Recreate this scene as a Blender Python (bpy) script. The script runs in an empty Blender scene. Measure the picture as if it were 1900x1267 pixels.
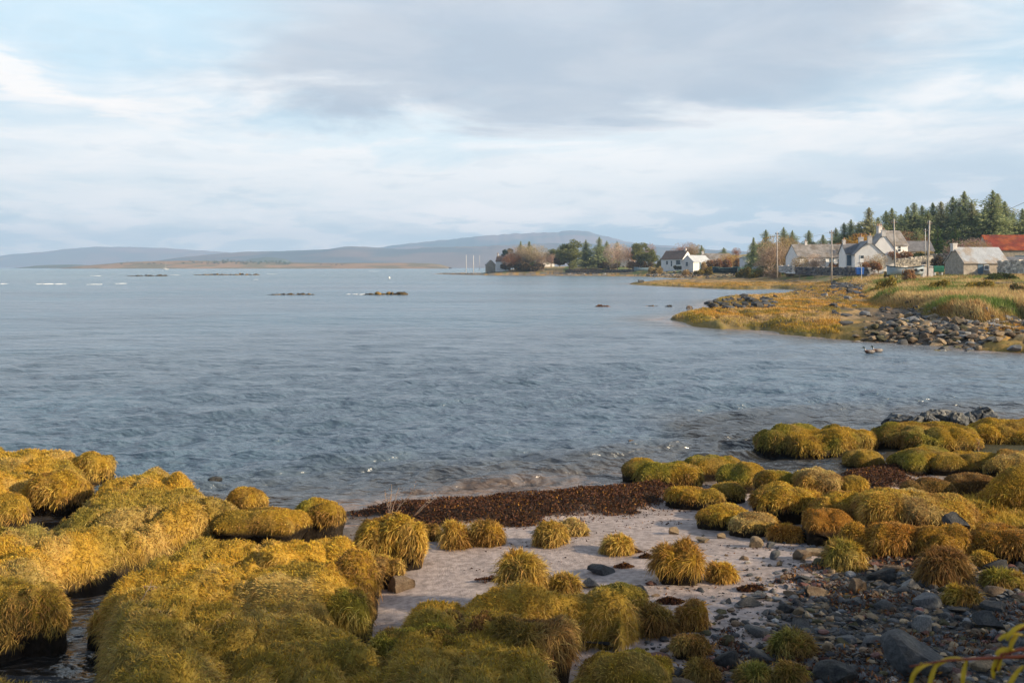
import bpy, math, random
import numpy as np
from mathutils import Vector
R = math.radians
rng = np.random.default_rng(7)
random.seed(7)
scene = bpy.context.scene
COL = scene.collection

# ------------------------------------------------------------------ camera, sky, sun, exposure
F = 1847.2      # focal length in photo pixels (35 mm on a 36 mm sensor, 1900 px wide)
CH = 3.0        # eye height above the water
HY = 496.0      # horizon row of the photograph
cam_d = bpy.data.cameras.new("camera"); cam = bpy.data.objects.new("camera", cam_d); COL.objects.link(cam)
cam.location = (0, 0, CH); cam.rotation_euler = (R(90), 0, 0)
cam_d.lens = 35; cam_d.sensor_width = 36; cam_d.sensor_fit = 'HORIZONTAL'
cam_d.shift_y = -(633.5 - HY) / 1900
cam_d.clip_start = 0.05; cam_d.clip_end = 60000
cam_d.dof.use_dof = True; cam_d.dof.focus_distance = 60; cam_d.dof.aperture_fstop = 7.0
scene.camera = cam

SUN_AZ, SUN_EL = 111.0, 22.0
sd = bpy.data.lights.new("sun", 'SUN'); so = bpy.data.objects.new("sun", sd); COL.objects.link(so)
sd.energy = 5.0; sd.angle = R(0.6); sd.color = (1.0, 0.82, 0.58)
so.rotation_euler = (R(90 - SUN_EL), 0, R(180 - SUN_AZ))
so.location = (60, -10, 40)

world = bpy.data.worlds.new("World"); scene.world = world; world.use_nodes = True
scene.view_settings.view_transform = 'Standard'; scene.view_settings.look = 'None'
scene.view_settings.exposure = 0.53; scene.view_settings.gamma = 1.0
scene.cycles.max_bounces = 5; scene.cycles.diffuse_bounces = 2; scene.cycles.glossy_bounces = 2
scene.cycles.transmission_bounces = 2; scene.cycles.transparent_max_bounces = 4
scene.cycles.volume_bounces = 0
scene.cycles.caustics_reflective = False; scene.cycles.caustics_refractive = False


class NT:
    """small helper for writing node graphs"""
    def __init__(s, tree):
        s.t = tree; tree.nodes.clear()
    def n(s, typ, **kw):
        nd = s.t.nodes.new(typ)
        for k, v in kw.items():
            if k.startswith('i_'):
                key = k[2:]; key = int(key) if key.isdigit() else key.replace('_', ' ')
                s.set(nd.inputs[key], v)
            else:
                setattr(nd, k, v)
        return nd
    def set(s, inp, v):
        if isinstance(v, bpy.types.NodeSocket): s.t.links.new(v, inp)
        else: inp.default_value = v
    def m(s, op, a, b=0.0, c=0.0, clamp=False):
        nd = s.t.nodes.new('ShaderNodeMath'); nd.operation = op; nd.use_clamp = clamp
        for i, v in enumerate((a, b, c)): s.set(nd.inputs[i], v)
        return nd.outputs[0]
    def mr(s, v, a, b, c=0.0, d=1.0, smooth=True):
        nd = s.t.nodes.new('ShaderNodeMapRange')
        if smooth: nd.interpolation_type = 'SMOOTHSTEP'
        for i, q in enumerate((v, a, b, c, d)): s.set(nd.inputs[i], q)
        return nd.outputs[0]
    def mix(s, f, a, b, mode='MIX'):
        nd = s.t.nodes.new('ShaderNodeMix'); nd.data_type = 'RGBA'; nd.blend_type = mode
        for k, v in ((0, f), (6, a), (7, b)):
            if isinstance(v, tuple) and len(v) == 3: v = (*v, 1)
            s.set(nd.inputs[k], v)
        return nd.outputs[2]
    def noise(s, vec, scale, detail=4, rough=0.55, dist=0.0):
        nd = s.t.nodes.new('ShaderNodeTexNoise'); nd.inputs['Scale'].default_value = scale
        nd.inputs['Detail'].default_value = detail; nd.inputs['Roughness'].default_value = rough
        nd.inputs['Distortion'].default_value = dist
        if vec is not None: s.t.links.new(vec, nd.inputs['Vector'])
        return nd.outputs['Fac']
    def comb(s, x, y, z=0.0):
        nd = s.t.nodes.new('ShaderNodeCombineXYZ')
        for i, v in enumerate((x, y, z)): s.set(nd.inputs[i], v)
        return nd.outputs[0]


def build_world():
    g = NT(world.node_tree)
    sky = g.n('ShaderNodeTexSky'); sky.sky_type = 'NISHITA'; sky.sun_disc = False
    sky.sun_elevation = R(SUN_EL); sky.sun_rotation = R(SUN_AZ)
    sky.air_density = 1.0; sky.dust_density = 1.5; sky.ozone_density = 1.5
    tc = g.n('ShaderNodeTexCoord').outputs['Generated']
    sp = g.n('ShaderNodeSeparateXYZ'); g.t.links.new(tc, sp.inputs[0])
    x, y, z = sp.outputs
    az = g.m('MULTIPLY', g.m('ARCTAN2', x, y), 57.2958)      # degrees, 0 = north (+Y), + to the east
    el = g.m('MULTIPLY', g.m('ARCSINE', z), 57.2958)
    zc = g.m('ADD', g.m('MAXIMUM', z, 0.0), 0.09)
    plane = g.comb(g.m('DIVIDE', x, zc), g.m('DIVIDE', y, zc))        # a cloud deck seen in perspective
    ang = g.comb(g.m('MULTIPLY', az, 0.035), g.m('MULTIPLY', el, 0.16))
    n1 = g.noise(plane, 0.55, 6, 0.55, 0.35)
    n2 = g.noise(plane, 1.7, 7, 0.6, 0.5)
    n3 = g.noise(ang, 2.1, 7, 0.6, 0.6)
    n4 = g.noise(ang, 5.5, 6, 0.62, 0.3)
    w1 = g.m('MULTIPLY', g.m('SUBTRACT', n3, 0.5), 9.0)
    w2 = g.m('MULTIPLY', g.m('SUBTRACT', n4, 0.5), 5.0)
    azw = g.m('ADD', az, g.m('ADD', g.m('MULTIPLY', w1, 2.0), w2)); elw = g.m('ADD', el, g.m('ADD', w1, g.m('MULTIPLY', w2, .45)))
    def blob(ca, ce, ra, re, soft=0.6, tilt=0.0):
        dx = g.m('DIVIDE', g.m('SUBTRACT', azw, ca), ra)
        ee = g.m('SUBTRACT', g.m('SUBTRACT', elw, ce), g.m('MULTIPLY', g.m('SUBTRACT', azw, ca), tilt))
        dy = g.m('DIVIDE', ee, re)
        d = g.m('SQRT', g.m('ADD', g.m('MULTIPLY', dx, dx), g.m('MULTIPLY', dy, dy)))
        return g.mr(d, 1 - soft, 1 + soft, 1.0, 0.0)
    # veil of cloud over blue sky
    skyc = g.mix(1.0, sky.outputs[0], (0.1, 0.1, 0.1), 'MULTIPLY')
    blue = g.mix(0.75, skyc, (0.47, 0.66, 0.79))
    veil = g.mr(g.m('ADD', g.m('MULTIPLY', n1, 0.5), g.m('MULTIPLY', n2, 0.5)), 0.36, 0.58)
    veil = g.m('MAXIMUM', veil, g.mr(el, 1.0, 8.5, 0.72, 0.0))
    cream = g.mix(g.mr(n2, 0.38, 0.62), (0.66, 0.73, 0.78), (0.80, 0.81, 0.82))
    c = g.mix(g.m('MULTIPLY', veil, 0.92), blue, cream)
    # cream band across the middle and over the western hills
    c = g.mix(g.m('MULTIPLY', blob(-3, 5.0, 26, 2.6, 0.7, -0.01), 0.8), c, (0.85, 0.86, 0.86))
    c = g.mix(g.m('MULTIPLY', blob(13, 7.9, 10, 1.2, 0.6), 0.85), c, (0.82, 0.82, 0.82))
    c = g.mix(g.m('MULTIPLY', blob(-27, 10.6, 8, 1.0, 0.6, -0.28), 0.9), c, (0.86, 0.84, 0.82))
    # blue windows
    c = g.mix(g.m('MULTIPLY', blob(-21, 13.6, 9, 2.6, 0.7), 0.7), c, (0.50, 0.68, 0.80))
    c = g.mix(g.m('MULTIPLY', blob(-4, 7.2, 12, 0.7, 0.9), 0.5), c, (0.57, 0.73, 0.81))
    # broad grey decks
    grey = g.mix(g.mr(n2, 0.35, 0.65), (0.41, 0.49, 0.59), (0.49, 0.555, 0.635))
    c = g.mix(g.m('MULTIPLY', blob(4, 12.3, 19, 4.3, 0.30, 0.02), 0.97), c, g.mix(0.10, grey, (0, 0, 0)))
    c = g.mix(g.m('MULTIPLY', blob(6, 21, 50, 6.5, 0.35), 0.8), c, grey)
    c = g.mix(g.m('MULTIPLY', blob(21, 3.6, 13, 2.6, 0.6, 0.12), 0.8), c, (0.46, 0.56, 0.655))
    c = g.mix(g.m('MULTIPLY', blob(-20, 2.0, 9, 0.8, 0.8), 0.45), c, (0.50, 0.61, 0.69))
    c = g.mix(g.m('MULTIPLY', blob(-28.5, 3.1, 3.2, 0.9, 0.6), 0.7), c, (0.42, 0.56, 0.65))
    c = g.mix(g.m('MULTIPLY', blob(9, 0.9, 14, 1.6, 0.7), 0.7), c, (0.42, 0.565, 0.675))
    # bright cumulus head over the far hills, small puffs
    c = g.mix(g.m('MULTIPLY', blob(-1.0, 3.0, 4.6, 0.9, 0.35), 0.95), c, (0.93, 0.91, 0.90))
    c = g.mix(g.m('MULTIPLY', blob(2.0, 1.5, 6.0, 0.55, 0.6), 0.6), c, (0.42, 0.55, 0.65))
    puff = g.m('MULTIPLY', g.mr(n4, 0.49, 0.57), g.mr(el, 0.6, 6.5, 1.0, 0.0))
    c = g.mix(g.m('MULTIPLY', puff, 0.85), c, (0.90, 0.885, 0.88))
    streak = g.m('MULTIPLY', g.mr(n4, 0.36, 0.47, 1.0, 0.0), g.mr(el, 0.5, 9.0, 1.0, 0.35))
    c = g.mix(g.m('MULTIPLY', streak, 0.42), c, (0.45, 0.56, 0.64))
    # the bank of cloud lies ahead over the bay; overhead and behind it breaks into clear blue
    away = g.m('MAXIMUM', g.mr(el, 34, 62), g.mr(g.m('ABSOLUTE', az), 48, 90))
    clear = g.mix(1.0, sky.outputs[0], (0.10, 0.102, 0.105), 'MULTIPLY')
    clear = g.mix(g.mr(n1, 0.5, 0.66, 0.0, 0.5), clear, (0.34, 0.37, 0.41))
    c = g.mix(1.0, c, g.mix(g.mr(el, 16, 26), g.mix(g.mr(el, 0.0, 4.6), (1.66, 1.45, 1.33), (1.03, 0.985, 0.955)), (1.55, 1.50, 1.46)), 'MULTIPLY')
    c = g.mix(away, c, clear)
    bg = g.n('ShaderNodeBackground'); g.t.links.new(c, bg.inputs[0]); bg.inputs[1].default_value = 1.0
    out = g.n('ShaderNodeOutputWorld'); g.t.links.new(bg.outputs[0], out.inputs[0])
build_world()


# ------------------------------------------------------------------ generic helpers
def U(px, py, z=0.0):
    """point of the place seen at photo pixel (px, py) lying at height z"""
    Y = (CH - z) * F / (py - HY)
    return ((px - 950) / F * Y, Y)
def X_at(px, Y): return (px - 950) / F * Y
def Z_at(py, Y): return CH + (HY - py) / F * Y

def _h(ix, iy, s):
    v = np.sin(ix * 127.1 + iy * 311.7 + s * 74.7) * 43758.5453
    return v - np.floor(v)
def vn(x, y, s=0):
    ix = np.floor(x); iy = np.floor(y); fx = x - ix; fy = y - iy
    fx = fx * fx * fx * (fx * (fx * 6 - 15) + 10); fy = fy * fy * fy * (fy * (fy * 6 - 15) + 10)
    a = _h(ix, iy, s); b = _h(ix + 1, iy, s); c = _h(ix, iy + 1, s); d = _h(ix + 1, iy + 1, s)
    return (a * (1 - fx) + b * fx) * (1 - fy) + (c * (1 - fx) + d * fx) * fy
def fbm(x, y, s=0, o=4):
    t = 0; a = 0.5; n = 0
    for i in range(o):
        t = t + a * vn(x, y, s + i * 13); n += a; a *= 0.5; x = x * 2.03 + 11.3; y = y * 2.03 - 7.1
    return t / n
def sst(x, a, b):
    t = np.clip((x - a) / (b - a), 0, 1); return t * t * (3 - 2 * t)

def sdf(poly, x, y, margin=8.0):
    """signed distance to a polygon, positive inside (clamped to -margin far outside)"""
    P = np.asarray(poly, float); x = np.asarray(x, float); y = np.asarray(y, float)
    out = np.full(x.shape, -float(margin))
    m = (x > P[:, 0].min() - margin) & (x < P[:, 0].max() + margin) & (y > P[:, 1].min() - margin) & (y < P[:, 1].max() + margin)
    if not m.any(): return out
    px = x[m]; py = y[m]; d = np.full(px.shape, 1e18); ins = np.zeros(px.shape, bool)
    for i in range(len(P)):
        ax, ay = P[i]; bx, by = P[(i + 1) % len(P)]
        ex, ey = bx - ax, by - ay; L = ex * ex + ey * ey + 1e-12
        t = np.clip(((px - ax) * ex + (py - ay) * ey) / L, 0, 1)
        d = np.minimum(d, (px - ax - t * ex) ** 2 + (py - ay - t * ey) ** 2)
        if ay != by:
            c = ((ay > py) != (by > py)) & (px < (bx - ax) * (py - ay) / (by - ay) + ax); ins ^= c
    out[m] = np.where(ins, 1, -1) * np.sqrt(d)
    return out

def mesh_np(name, V, quads=None, tris=None, col=None, mats=(), smooth=True, midx=None):
    V = np.asarray(V, np.float32); me = bpy.data.meshes.new(name)
    nq = 0 if quads is None else len(quads); nt = 0 if tris is None else len(tris)
    idx = []
    if nq: idx.append(np.asarray(quads, np.int32).ravel())
    if nt: idx.append(np.asarray(tris, np.int32).ravel())
    idx = np.concatenate(idx)
    me.vertices.add(len(V)); me.vertices.foreach_set('co', V.ravel())
    me.loops.add(len(idx)); me.loops.foreach_set('vertex_index', idx)
    me.polygons.add(nq + nt)
    st = np.concatenate([np.arange(nq) * 4, nq * 4 + np.arange(nt) * 3]).astype(np.int32)
    me.polygons.foreach_set('loop_start', st)
    if midx is not None: me.polygons.foreach_set('material_index', np.asarray(midx, np.int32))
    me.polygons.foreach_set('use_smooth', np.full(nq + nt, bool(smooth)))
    if col is not None:
        a = me.color_attributes.new('Col', 'FLOAT_COLOR', 'POINT')
        c = np.ones((len(V), 4), np.float32); c[:, :3] = col; a.data.foreach_set('color', c.ravel())
    for m in mats: me.materials.append(m)
    me.update(calc_edges=True)
    return me

def obj(name, me, parent=None, loc=None, rotz=None, scale=None):
    o = bpy.data.objects.new(name, me); COL.objects.link(o)
    if parent is not None: o.parent = parent
    if loc is not None: o.location = loc
    if rotz is not None: o.rotation_euler = (0, 0, rotz)
    if scale is not None: o.scale = scale
    return o
def tag(o, label=None, cat=None, group=None, kind=None):
    if label: o['label'] = label
    if cat: o['category'] = cat
    if group: o['group'] = group
    if kind: o['kind'] = kind
    return o
def thing(name, label, cat, loc, rotz=0, group=None, scale=None):
    o = obj(name, None, None, loc, rotz, scale); o.empty_display_size = 0.2
    return tag(o, label, cat, group)

class MB:
    """collects simple solids and builds them as one mesh"""
    def __init__(s): s.V = []; s.Q = []; s.T = []; s.C = []; s.n = 0; s.c = (1, 1, 1)
    def add(s, V, Q=(), T=()):
        V = np.asarray(V, float).reshape(-1, 3)
        s.V.append(V); s.C.append(np.tile(np.asarray(s.c, float), (len(V), 1)))
        if len(Q): s.Q.append(np.asarray(Q, int) + s.n)
        if len(T): s.T.append(np.asarray(T, int) + s.n)
        s.n += len(V); return s
    def box(s, a, b):
        x0, y0, z0 = a; x1, y1, z1 = b
        return s.add([(x0, y0, z0), (x1, y0, z0), (x1, y1, z0), (x0, y1, z0), (x0, y0, z1), (x1, y0, z1), (x1, y1, z1), (x0, y1, z1)],
                     [(0, 3, 2, 1), (4, 5, 6, 7), (0, 1, 5, 4), (1, 2, 6, 5), (2, 3, 7, 6), (3, 0, 4, 7)])
    def prism(s, prof, x0, x1):
        """profile in (y, z) extruded along x, convex-ish fan caps"""
        n = len(prof); V = [(x0, p[0], p[1]) for p in prof] + [(x1, p[0], p[1]) for p in prof]
        Q = [(i, (i + 1) % n, n + (i + 1) % n, n + i) for i in range(n)]
        T = [(0, i + 1, i) for i in range(1, n - 1)] + [(n, n + i, n + i + 1) for i in range(1, n - 1)]
        return s.add(V, Q, T)
    def tube(s, pts, rad, k=6, cap=True):
        pts = [np.asarray(p, float) for p in pts]; n = len(pts)
        if not hasattr(rad, '__len__'): rad = [rad] * n
        V = []
        for i, p in enumerate(pts):
            d = pts[min(i + 1, n - 1)] - pts[max(i - 1, 0)]; d = d / (np.linalg.norm(d) + 1e-9)
            a = np.cross(d, (0, 0, 1) if abs(d[2]) < .9 else (1, 0, 0)); a /= np.linalg.norm(a); b = np.cross(d, a)
            for j in range(k):
                t = 2 * math.pi * j / k; V.append(p + rad[i] * (math.cos(t) * a + math.sin(t) * b))
        Q = [(i * k + j, i * k + (j + 1) % k, (i + 1) * k + (j + 1) % k, (i + 1) * k + j) for i in range(n - 1) for j in range(k)]
        T = []
        if cap:
            T = [(0, j + 1, j) for j in range(1, k - 1)] + [((n - 1) * k, (n - 1) * k + j, (n - 1) * k + j + 1) for j in range(1, k - 1)]
        return s.add(V, Q, T)
    def me(s, name, mats, smooth=False, col=True):
        return mesh_np(name, np.concatenate(s.V), np.concatenate(s.Q) if s.Q else None, np.concatenate(s.T) if s.T else None,
                       np.concatenate(s.C) if col else None, mats, smooth)
    def build(s, name, mat, parent=None, smooth=False, **k): return obj(name, s.me(name, [mat], smooth), parent, **k)


# ------------------------------------------------------------------ materials
def pmat(name, color=(0.5, 0.5, 0.5), rough=0.8, var=0.25, scale=8.0, bump=0.0, bscale=40.0, attr=False, spec=0.3, metallic=0.0, trans=0.0, second=None, sscale=2.0, wave=None):
    m = bpy.data.materials.new(name); m.use_nodes = True; g = NT(m.node_tree)
    tc = g.n('ShaderNodeTexCoord').outputs['Object']
    if attr: base = g.n('ShaderNodeVertexColor', layer_name='Col').outputs[0]
    else: base = g.mix(0.0, (*color,), (*color,))
    if second: base = g.mix(g.mr(g.noise(tc, sscale, 5, 0.65), 0.45, 0.62), base, second)
    nz = g.noise(tc, scale, 5, 0.6)
    base = g.mix(1.0, base, g.mix(g.mr(nz, 0.3, 0.7), (1 - var,) * 3, (1 + var,) * 3), 'MULTIPLY')
    p = g.n('ShaderNodeBsdfPrincipled'); g.t.links.new(base, p.inputs['Base Color'])
    p.inputs['Roughness'].default_value = rough; p.inputs['Specular IOR Level'].default_value = spec; p.inputs['Metallic'].default_value = metallic
    if bump or wave:
        h = g.noise(tc, bscale, 5, 0.65)
        if wave:
            wv = g.n('ShaderNodeTexWave'); wv.inputs['Scale'].default_value = wave[0]; wv.bands_direction = wave[1]; g.t.links.new(tc, wv.inputs[0])
            h = g.m('ADD', g.m('MULTIPLY', h, 0.15), wv.outputs['Fac'])
        b = g.n('ShaderNodeBump'); b.inputs['Distance'].default_value = bump or 0.05; g.t.links.new(h, b.inputs['Height']); g.t.links.new(b.outputs[0], p.inputs['Normal'])
    sh = p.outputs[0]
    if trans:
        tr = g.n('ShaderNodeBsdfTranslucent'); g.t.links.new(base, tr.inputs[0])
        mx = g.n('ShaderNodeMixShader'); mx.inputs[0].default_value = trans
        g.t.links.new(sh, mx.inputs[1]); g.t.links.new(tr.outputs[0], mx.inputs[2]); sh = mx.outputs[0]
    out = g.n('ShaderNodeOutputMaterial'); g.t.links.new(sh, out.inputs[0])
    return m

M = {}
M['ground'] = pmat('ground', attr=True, rough=0.9, var=0.28, scale=14, bump=0.012, bscale=60, spec=0.2)
M['blade'] = pmat('blade', attr=True, rough=0.6, var=0.08, scale=3, trans=0.3, spec=0.15)
M['turf'] = pmat('turf', attr=True, rough=0.95, var=0.35, scale=30, bump=0.02, bscale=80, spec=0.1)
M['leaf'] = pmat('leaf', attr=True, rough=0.7, var=0.15, scale=2, trans=0.32, spec=0.15)
M['bark'] = pmat('bark', (0.16, 0.12, 0.09), rough=0.9, var=0.3, scale=6)
M['palebark'] = pmat('palebark', (0.38, 0.30, 0.23), rough=0.9, var=0.2, scale=6)
M['weed'] = pmat('weed', attr=True, rough=0.7, var=0.2, scale=20, spec=0.25, trans=0.15)
M['rock'] = pmat('rock', attr=True, rough=0.8, var=0.35, scale=9, bump=0.012, bscale=35, spec=0.3)
M['hill'] = pmat('hill', attr=True, rough=0.95, var=0.12, scale=0.004, spec=0.0)
M['white_wall'] = pmat('white_wall', (0.86, 0.84, 0.82), rough=0.85, var=0.06, scale=1.2, bump=0.01, bscale=12)
M['shed_wall'] = pmat('shed_wall', (0.72, 0.69, 0.68), rough=0.85, var=0.1, scale=0.8)
M['slate'] = pmat('slate', (0.17, 0.165, 0.17), rough=0.7, var=0.25, scale=1.5, bump=0.03, wave=(2.2, 'Z'))
M['brownroof'] = pmat('brownroof', (0.15, 0.105, 0.085), rough=0.8, var=0.2, scale=1.5, bump=0.03, wave=(2.2, 'Z'))
M['oldroof'] = pmat('oldroof', (0.27, 0.25, 0.235), rough=0.8, var=0.25, scale=1.2, bump=0.03, wave=(2.0, 'Z'), second=(0.20, 0.17, 0.14), sscale=.5)
M['tin'] = pmat('tin', (0.50, 0.52, 0.54), rough=0.5, var=0.12, scale=1.0, bump=0.05, wave=(2.0, 'X'), second=(0.40, 0.33, 0.26), sscale=0.45, metallic=0.0, spec=0.4)
M['paletin'] = pmat('paletin', (0.52, 0.54, 0.56), rough=0.5, var=0.08, scale=1.0, bump=0.05, wave=(1.6, 'X'))
M['redtin'] = pmat('redtin', (0.25, 0.038, 0.014), rough=0.7, var=0.3, scale=0.9, bump=0.06, wave=(1.6, 'X'), second=(0.36, 0.085, 0.02), sscale=0.5)
M['stone_wall'] = pmat('stone_wall', attr=True, rough=0.9, var=0.25, scale=2.5, bump=0.04, bscale=6)
M['glass'] = pmat('glass', (0.04, 0.05, 0.06), rough=0.12, var=0.1, scale=1, spec=0.6)
M['paint'] = pmat('paint', (0.75, 0.75, 0.74), rough=0.4, var=0.05, scale=1, spec=0.4)
M['chimney'] = pmat('chimney', (0.66, 0.62, 0.58), rough=0.85, var=0.15, scale=3)
M['pot'] = pmat('pot', (0.50, 0.30, 0.20), rough=0.8, var=0.15, scale=5)
M['door'] = pmat('door', (0.10, 0.16, 0.22), rough=0.5, var=0.1, scale=2)
M['polewood'] = pmat('polewood', (0.50, 0.45, 0.40), rough=0.85, var=0.18, scale=1.5, second=(0.38, 0.33, 0.29), sscale=.8)
M['polepaint'] = pmat('polepaint', (0.72, 0.70, 0.66), rough=0.6, var=0.08, scale=1.5)
M['ceramic'] = pmat('ceramic', (0.10, 0.10, 0.11), rough=0.4, var=0.1, scale=5)
M['cable'] = pmat('cable', (0.05, 0.05, 0.055), rough=0.6, var=0.1, scale=5)
M['tealboat'] = pmat('tealboat', (0.20, 0.38, 0.36), rough=0.5, var=0.15, scale=2)
M['darkboat'] = pmat('darkboat', (0.035, 0.06, 0.075), rough=0.5, var=0.2, scale=2)
M['blueboat'] = pmat('blueboat', (0.24, 0.34, 0.42), rough=0.5, var=0.15, scale=2)
M['paleboat'] = pmat('paleboat', (0.46, 0.54, 0.60), rough=0.5, var=0.12, scale=1.2, second=(0.40, 0.45, 0.48), sscale=.8)
M['bluebin'] = pmat('bluebin', (0.015, 0.10, 0.38), rough=0.45, var=0.15, scale=3)
M['greenbox'] = pmat('greenbox', (0.01, 0.12, 0.07), rough=0.5, var=0.15, scale=3)
M['rubber'] = pmat('rubber', (0.02, 0.02, 0.022), rough=0.8, var=0.2, scale=5)
M['lampred'] = pmat('lampred', (0.45, 0.03, 0.02), rough=0.3, var=0.05, scale=5)
M['asphalt'] = pmat('asphalt', (0.10, 0.10, 0.105), rough=0.9, var=0.15, scale=3)
M['foam'] = pmat('foam', (0.80, 0.82, 0.83), rough=0.7, var=0.08, scale=3)
M['duckskin'] = pmat('duckskin', attr=True, rough=0.6, var=0.12, scale=20)
M['bill'] = pmat('bill', (0.40, 0.30, 0.05), rough=0.5, var=0.05, scale=20)


# ------------------------------------------------------------------ the lie of the land
def P3(*pts): return [U(*p) for p in pts]
# beach / near land above water
S_POLY = P3((600, 962), (640, 957), (700, 948), (800, 937), (900, 926), (1000, 918), (1100, 909), (1150, 905), (1240, 893), (1330, 884),
            (1420, 886), (1480, 884), (1550, 884), (1620, 874), (1650, 850), (1645, 800), (1640, 792), (1750, 783), (1900, 778), (2400, 785)) + [(40, 16), (40, -40), (-6, -40), (-2.6, 4.0), (-1.9, 8.0)]
# salt-marsh mats (photo pixel, photo pixel, height of that edge)
T_ = .42
MAT_A = P3((-420, 812, T_), (0, 818, T_), (95, 822, T_), (150, 833, T_), (190, 848, T_), (209, 872, .3), (203, 890, .1), (160, 897, .1), (153, 914, .1), (110, 930, .1),
           (55, 945, .1), (50, 965, .1), (0, 986, .1), (-420, 1040, .1))
MAT_D = P3((-420, 1052, .3), (0, 990, .3), (60, 972, .3), (112, 962, .3), (125, 966, .2), (150, 938, .3), (163, 920, .3), (205, 889, .35), (236, 884, T_), (265, 866, T_), (325, 862, T_), (372, 876, T_), (384, 895, T_), (397, 922, .35),
           (430, 935, .35), (493, 944, T_), (560, 950, T_), (574, 975, .2), (560, 994, .1), (520, 994, .2), (440, 978, .3), (398, 1000, .15), (340, 1006, .2), (300, 1036, .15), (258, 1052, .1), (205, 1074, .1), (118, 1094, .1),
           (126, 1120, .1), (130, 1146, .1), (110, 1174, .1), (60, 1192, .1), (0, 1203, .1), (-420, 1260, .1))
MAT_F = P3((365, 1034, .2), (410, 1020, .35), (450, 1000, .38), (520, 1002, .4), (575, 1004, .4), (640, 1000, .42), (690, 1020, .35), (692, 1036, .1), (725, 1035, .4), (748, 1045, .3),
           (747, 1069, .1), (706, 1072, .15), (705, 1123, .1), (688, 1136, .1), (684, 1159, .1), (686, 1181, .15), (672, 1200, .15), (690, 1215, .3), (820, 1195, .5), (860, 1300, .5), (860, 1500, .5),
           (180, 1500, .3), (150, 1250, .1), (162, 1170, .1), (182, 1136, .2), (206, 1118, .2), (240, 1100, .2), (282, 1082, .2), (330, 1054, .2))
MAT_C = P3((546, 940, .3), (566, 925, .5), (638, 928, .5), (660, 948, .5), (721, 953, .5), (779, 984, .35), (791, 1027, .1), (779, 1050, .1), (752, 1046, .1), (725, 1030, .1), (690, 1010, .2),
           (640, 1003, .2), (625, 990, .1), (612, 970, .2), (590, 975, .1), (568, 965, .1))
MAT_G = P3((732, 1143, .2), (800, 1094, .45), (930, 1068, .47), (1020, 1082, .46), (1105, 1084, .46), (1200, 1100, .46), (1208, 1150, .33), (1185, 1174, .33), (1145, 1174, .33), (1132, 1160, .33), (1090, 1156, .33), (1034, 1166, .33),
           (1050, 1195, .3), (1060, 1212, .3), (1042, 1235, .3), (1070, 1300, .3), (1060, 1500, .3), (700, 1500, .3), (690, 1260, .3), (700, 1215, .3), (740, 1190, .2), (735, 1165, .15))
MAT_H = P3((1045, 1238, .3), (1090, 1212, .45), (1160, 1205, .45), (1225, 1235, .35), (1245, 1267, .2), (1250, 1500, .2), (1050, 1500, .2))
MAT_E = P3((-420, 1235, .2), (0, 1216, .4), (55, 1222, .4), (90, 1240, .3), (105, 1270, .2), (110, 1500, .2), (-420, 1500, .2))
MATS = [(MAT_A, .44, 1), (MAT_D, .46, 2), (MAT_F, .50, 3), (MAT_C, .50, 4), (MAT_G, .55, 5), (MAT_H, .52, 6), (MAT_E, .42, 7)]
# right-hand bank of turf that carries the hummocks
MAT_R = P3((1400, 925, .25), (1400, 900, .35), (1450, 886, .4), (1540, 882, .4), (1600, 898, .35), (1640, 915, .3), (1700, 905, .4), (1790, 900, .4), (1900, 880, .5), (2400, 860, .5), (2400, 1020, .4), (1900, 1035, .2),
           (1850, 1020, .2), (1790, 1015, .2), (1700, 1012, .2), (1620, 985, .15), (1540, 985, .15), (1500, 960, .15), (1440, 950, .15))
COB = P3((1225, 1225, .45), (1330, 1165, .45), (1400, 1110, .42), (1480, 1050, .4), (1545, 1020, .4), (1620, 985, .4), (1900, 985, .4), (2400, 990, .4), (2400, 1700, .5), (1180, 1700, .5))
# far side of the bay: waterline
FL = P3((812, 508.4), (840, 509.6), (900, 511), (1000, 511.6), (1100, 512), (1180, 512.8), (1215, 514.4), (1255, 516.6), (1330, 516.4), (1340, 517.5), (1300, 518.6), (1232, 521.5), (1172, 526), (1172, 527.4),
        (1240, 532), (1300, 535), (1380, 537.3), (1440, 536), (1500, 539), (1505, 541), (1440, 549), (1400, 553), (1330, 557), (1308, 566), (1312, 573), (1345, 573), (1300, 581), (1258, 588), (1222, 592), (1222, 594.5),
        (1250, 597), (1280, 605), (1330, 608), (1400, 613), (1450, 620), (1500, 624), (1560, 628), (1620, 633), (1700, 638), (1790, 643), (1815, 650), (1850, 653), (1900, 654), (2100, 668)) + [(60, 24), (140, 30), (900, 300), (1800, 1500), (500, 1400), (60, 560), (-20, 470), (-38, 455)]
KP = [(2400, 38), (1960, 44), (1900, 47), (1830, 44.5), (1770, 46), (1722, 50), (1705, 60), (1640, 64), (1618, 72), (1606, 92), (1602, 118), (1545, 165), (1480, 196), (1400, 222), (1320, 285), (1240, 333), (1100, 376), (960, 382), (880, 398)]
KB = [(X_at(a, b), b) for a, b in KP] + [(-10, 450), (60, 540), (500, 1300), (1700, 1400), (850, 330), (130, 45)]

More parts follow.
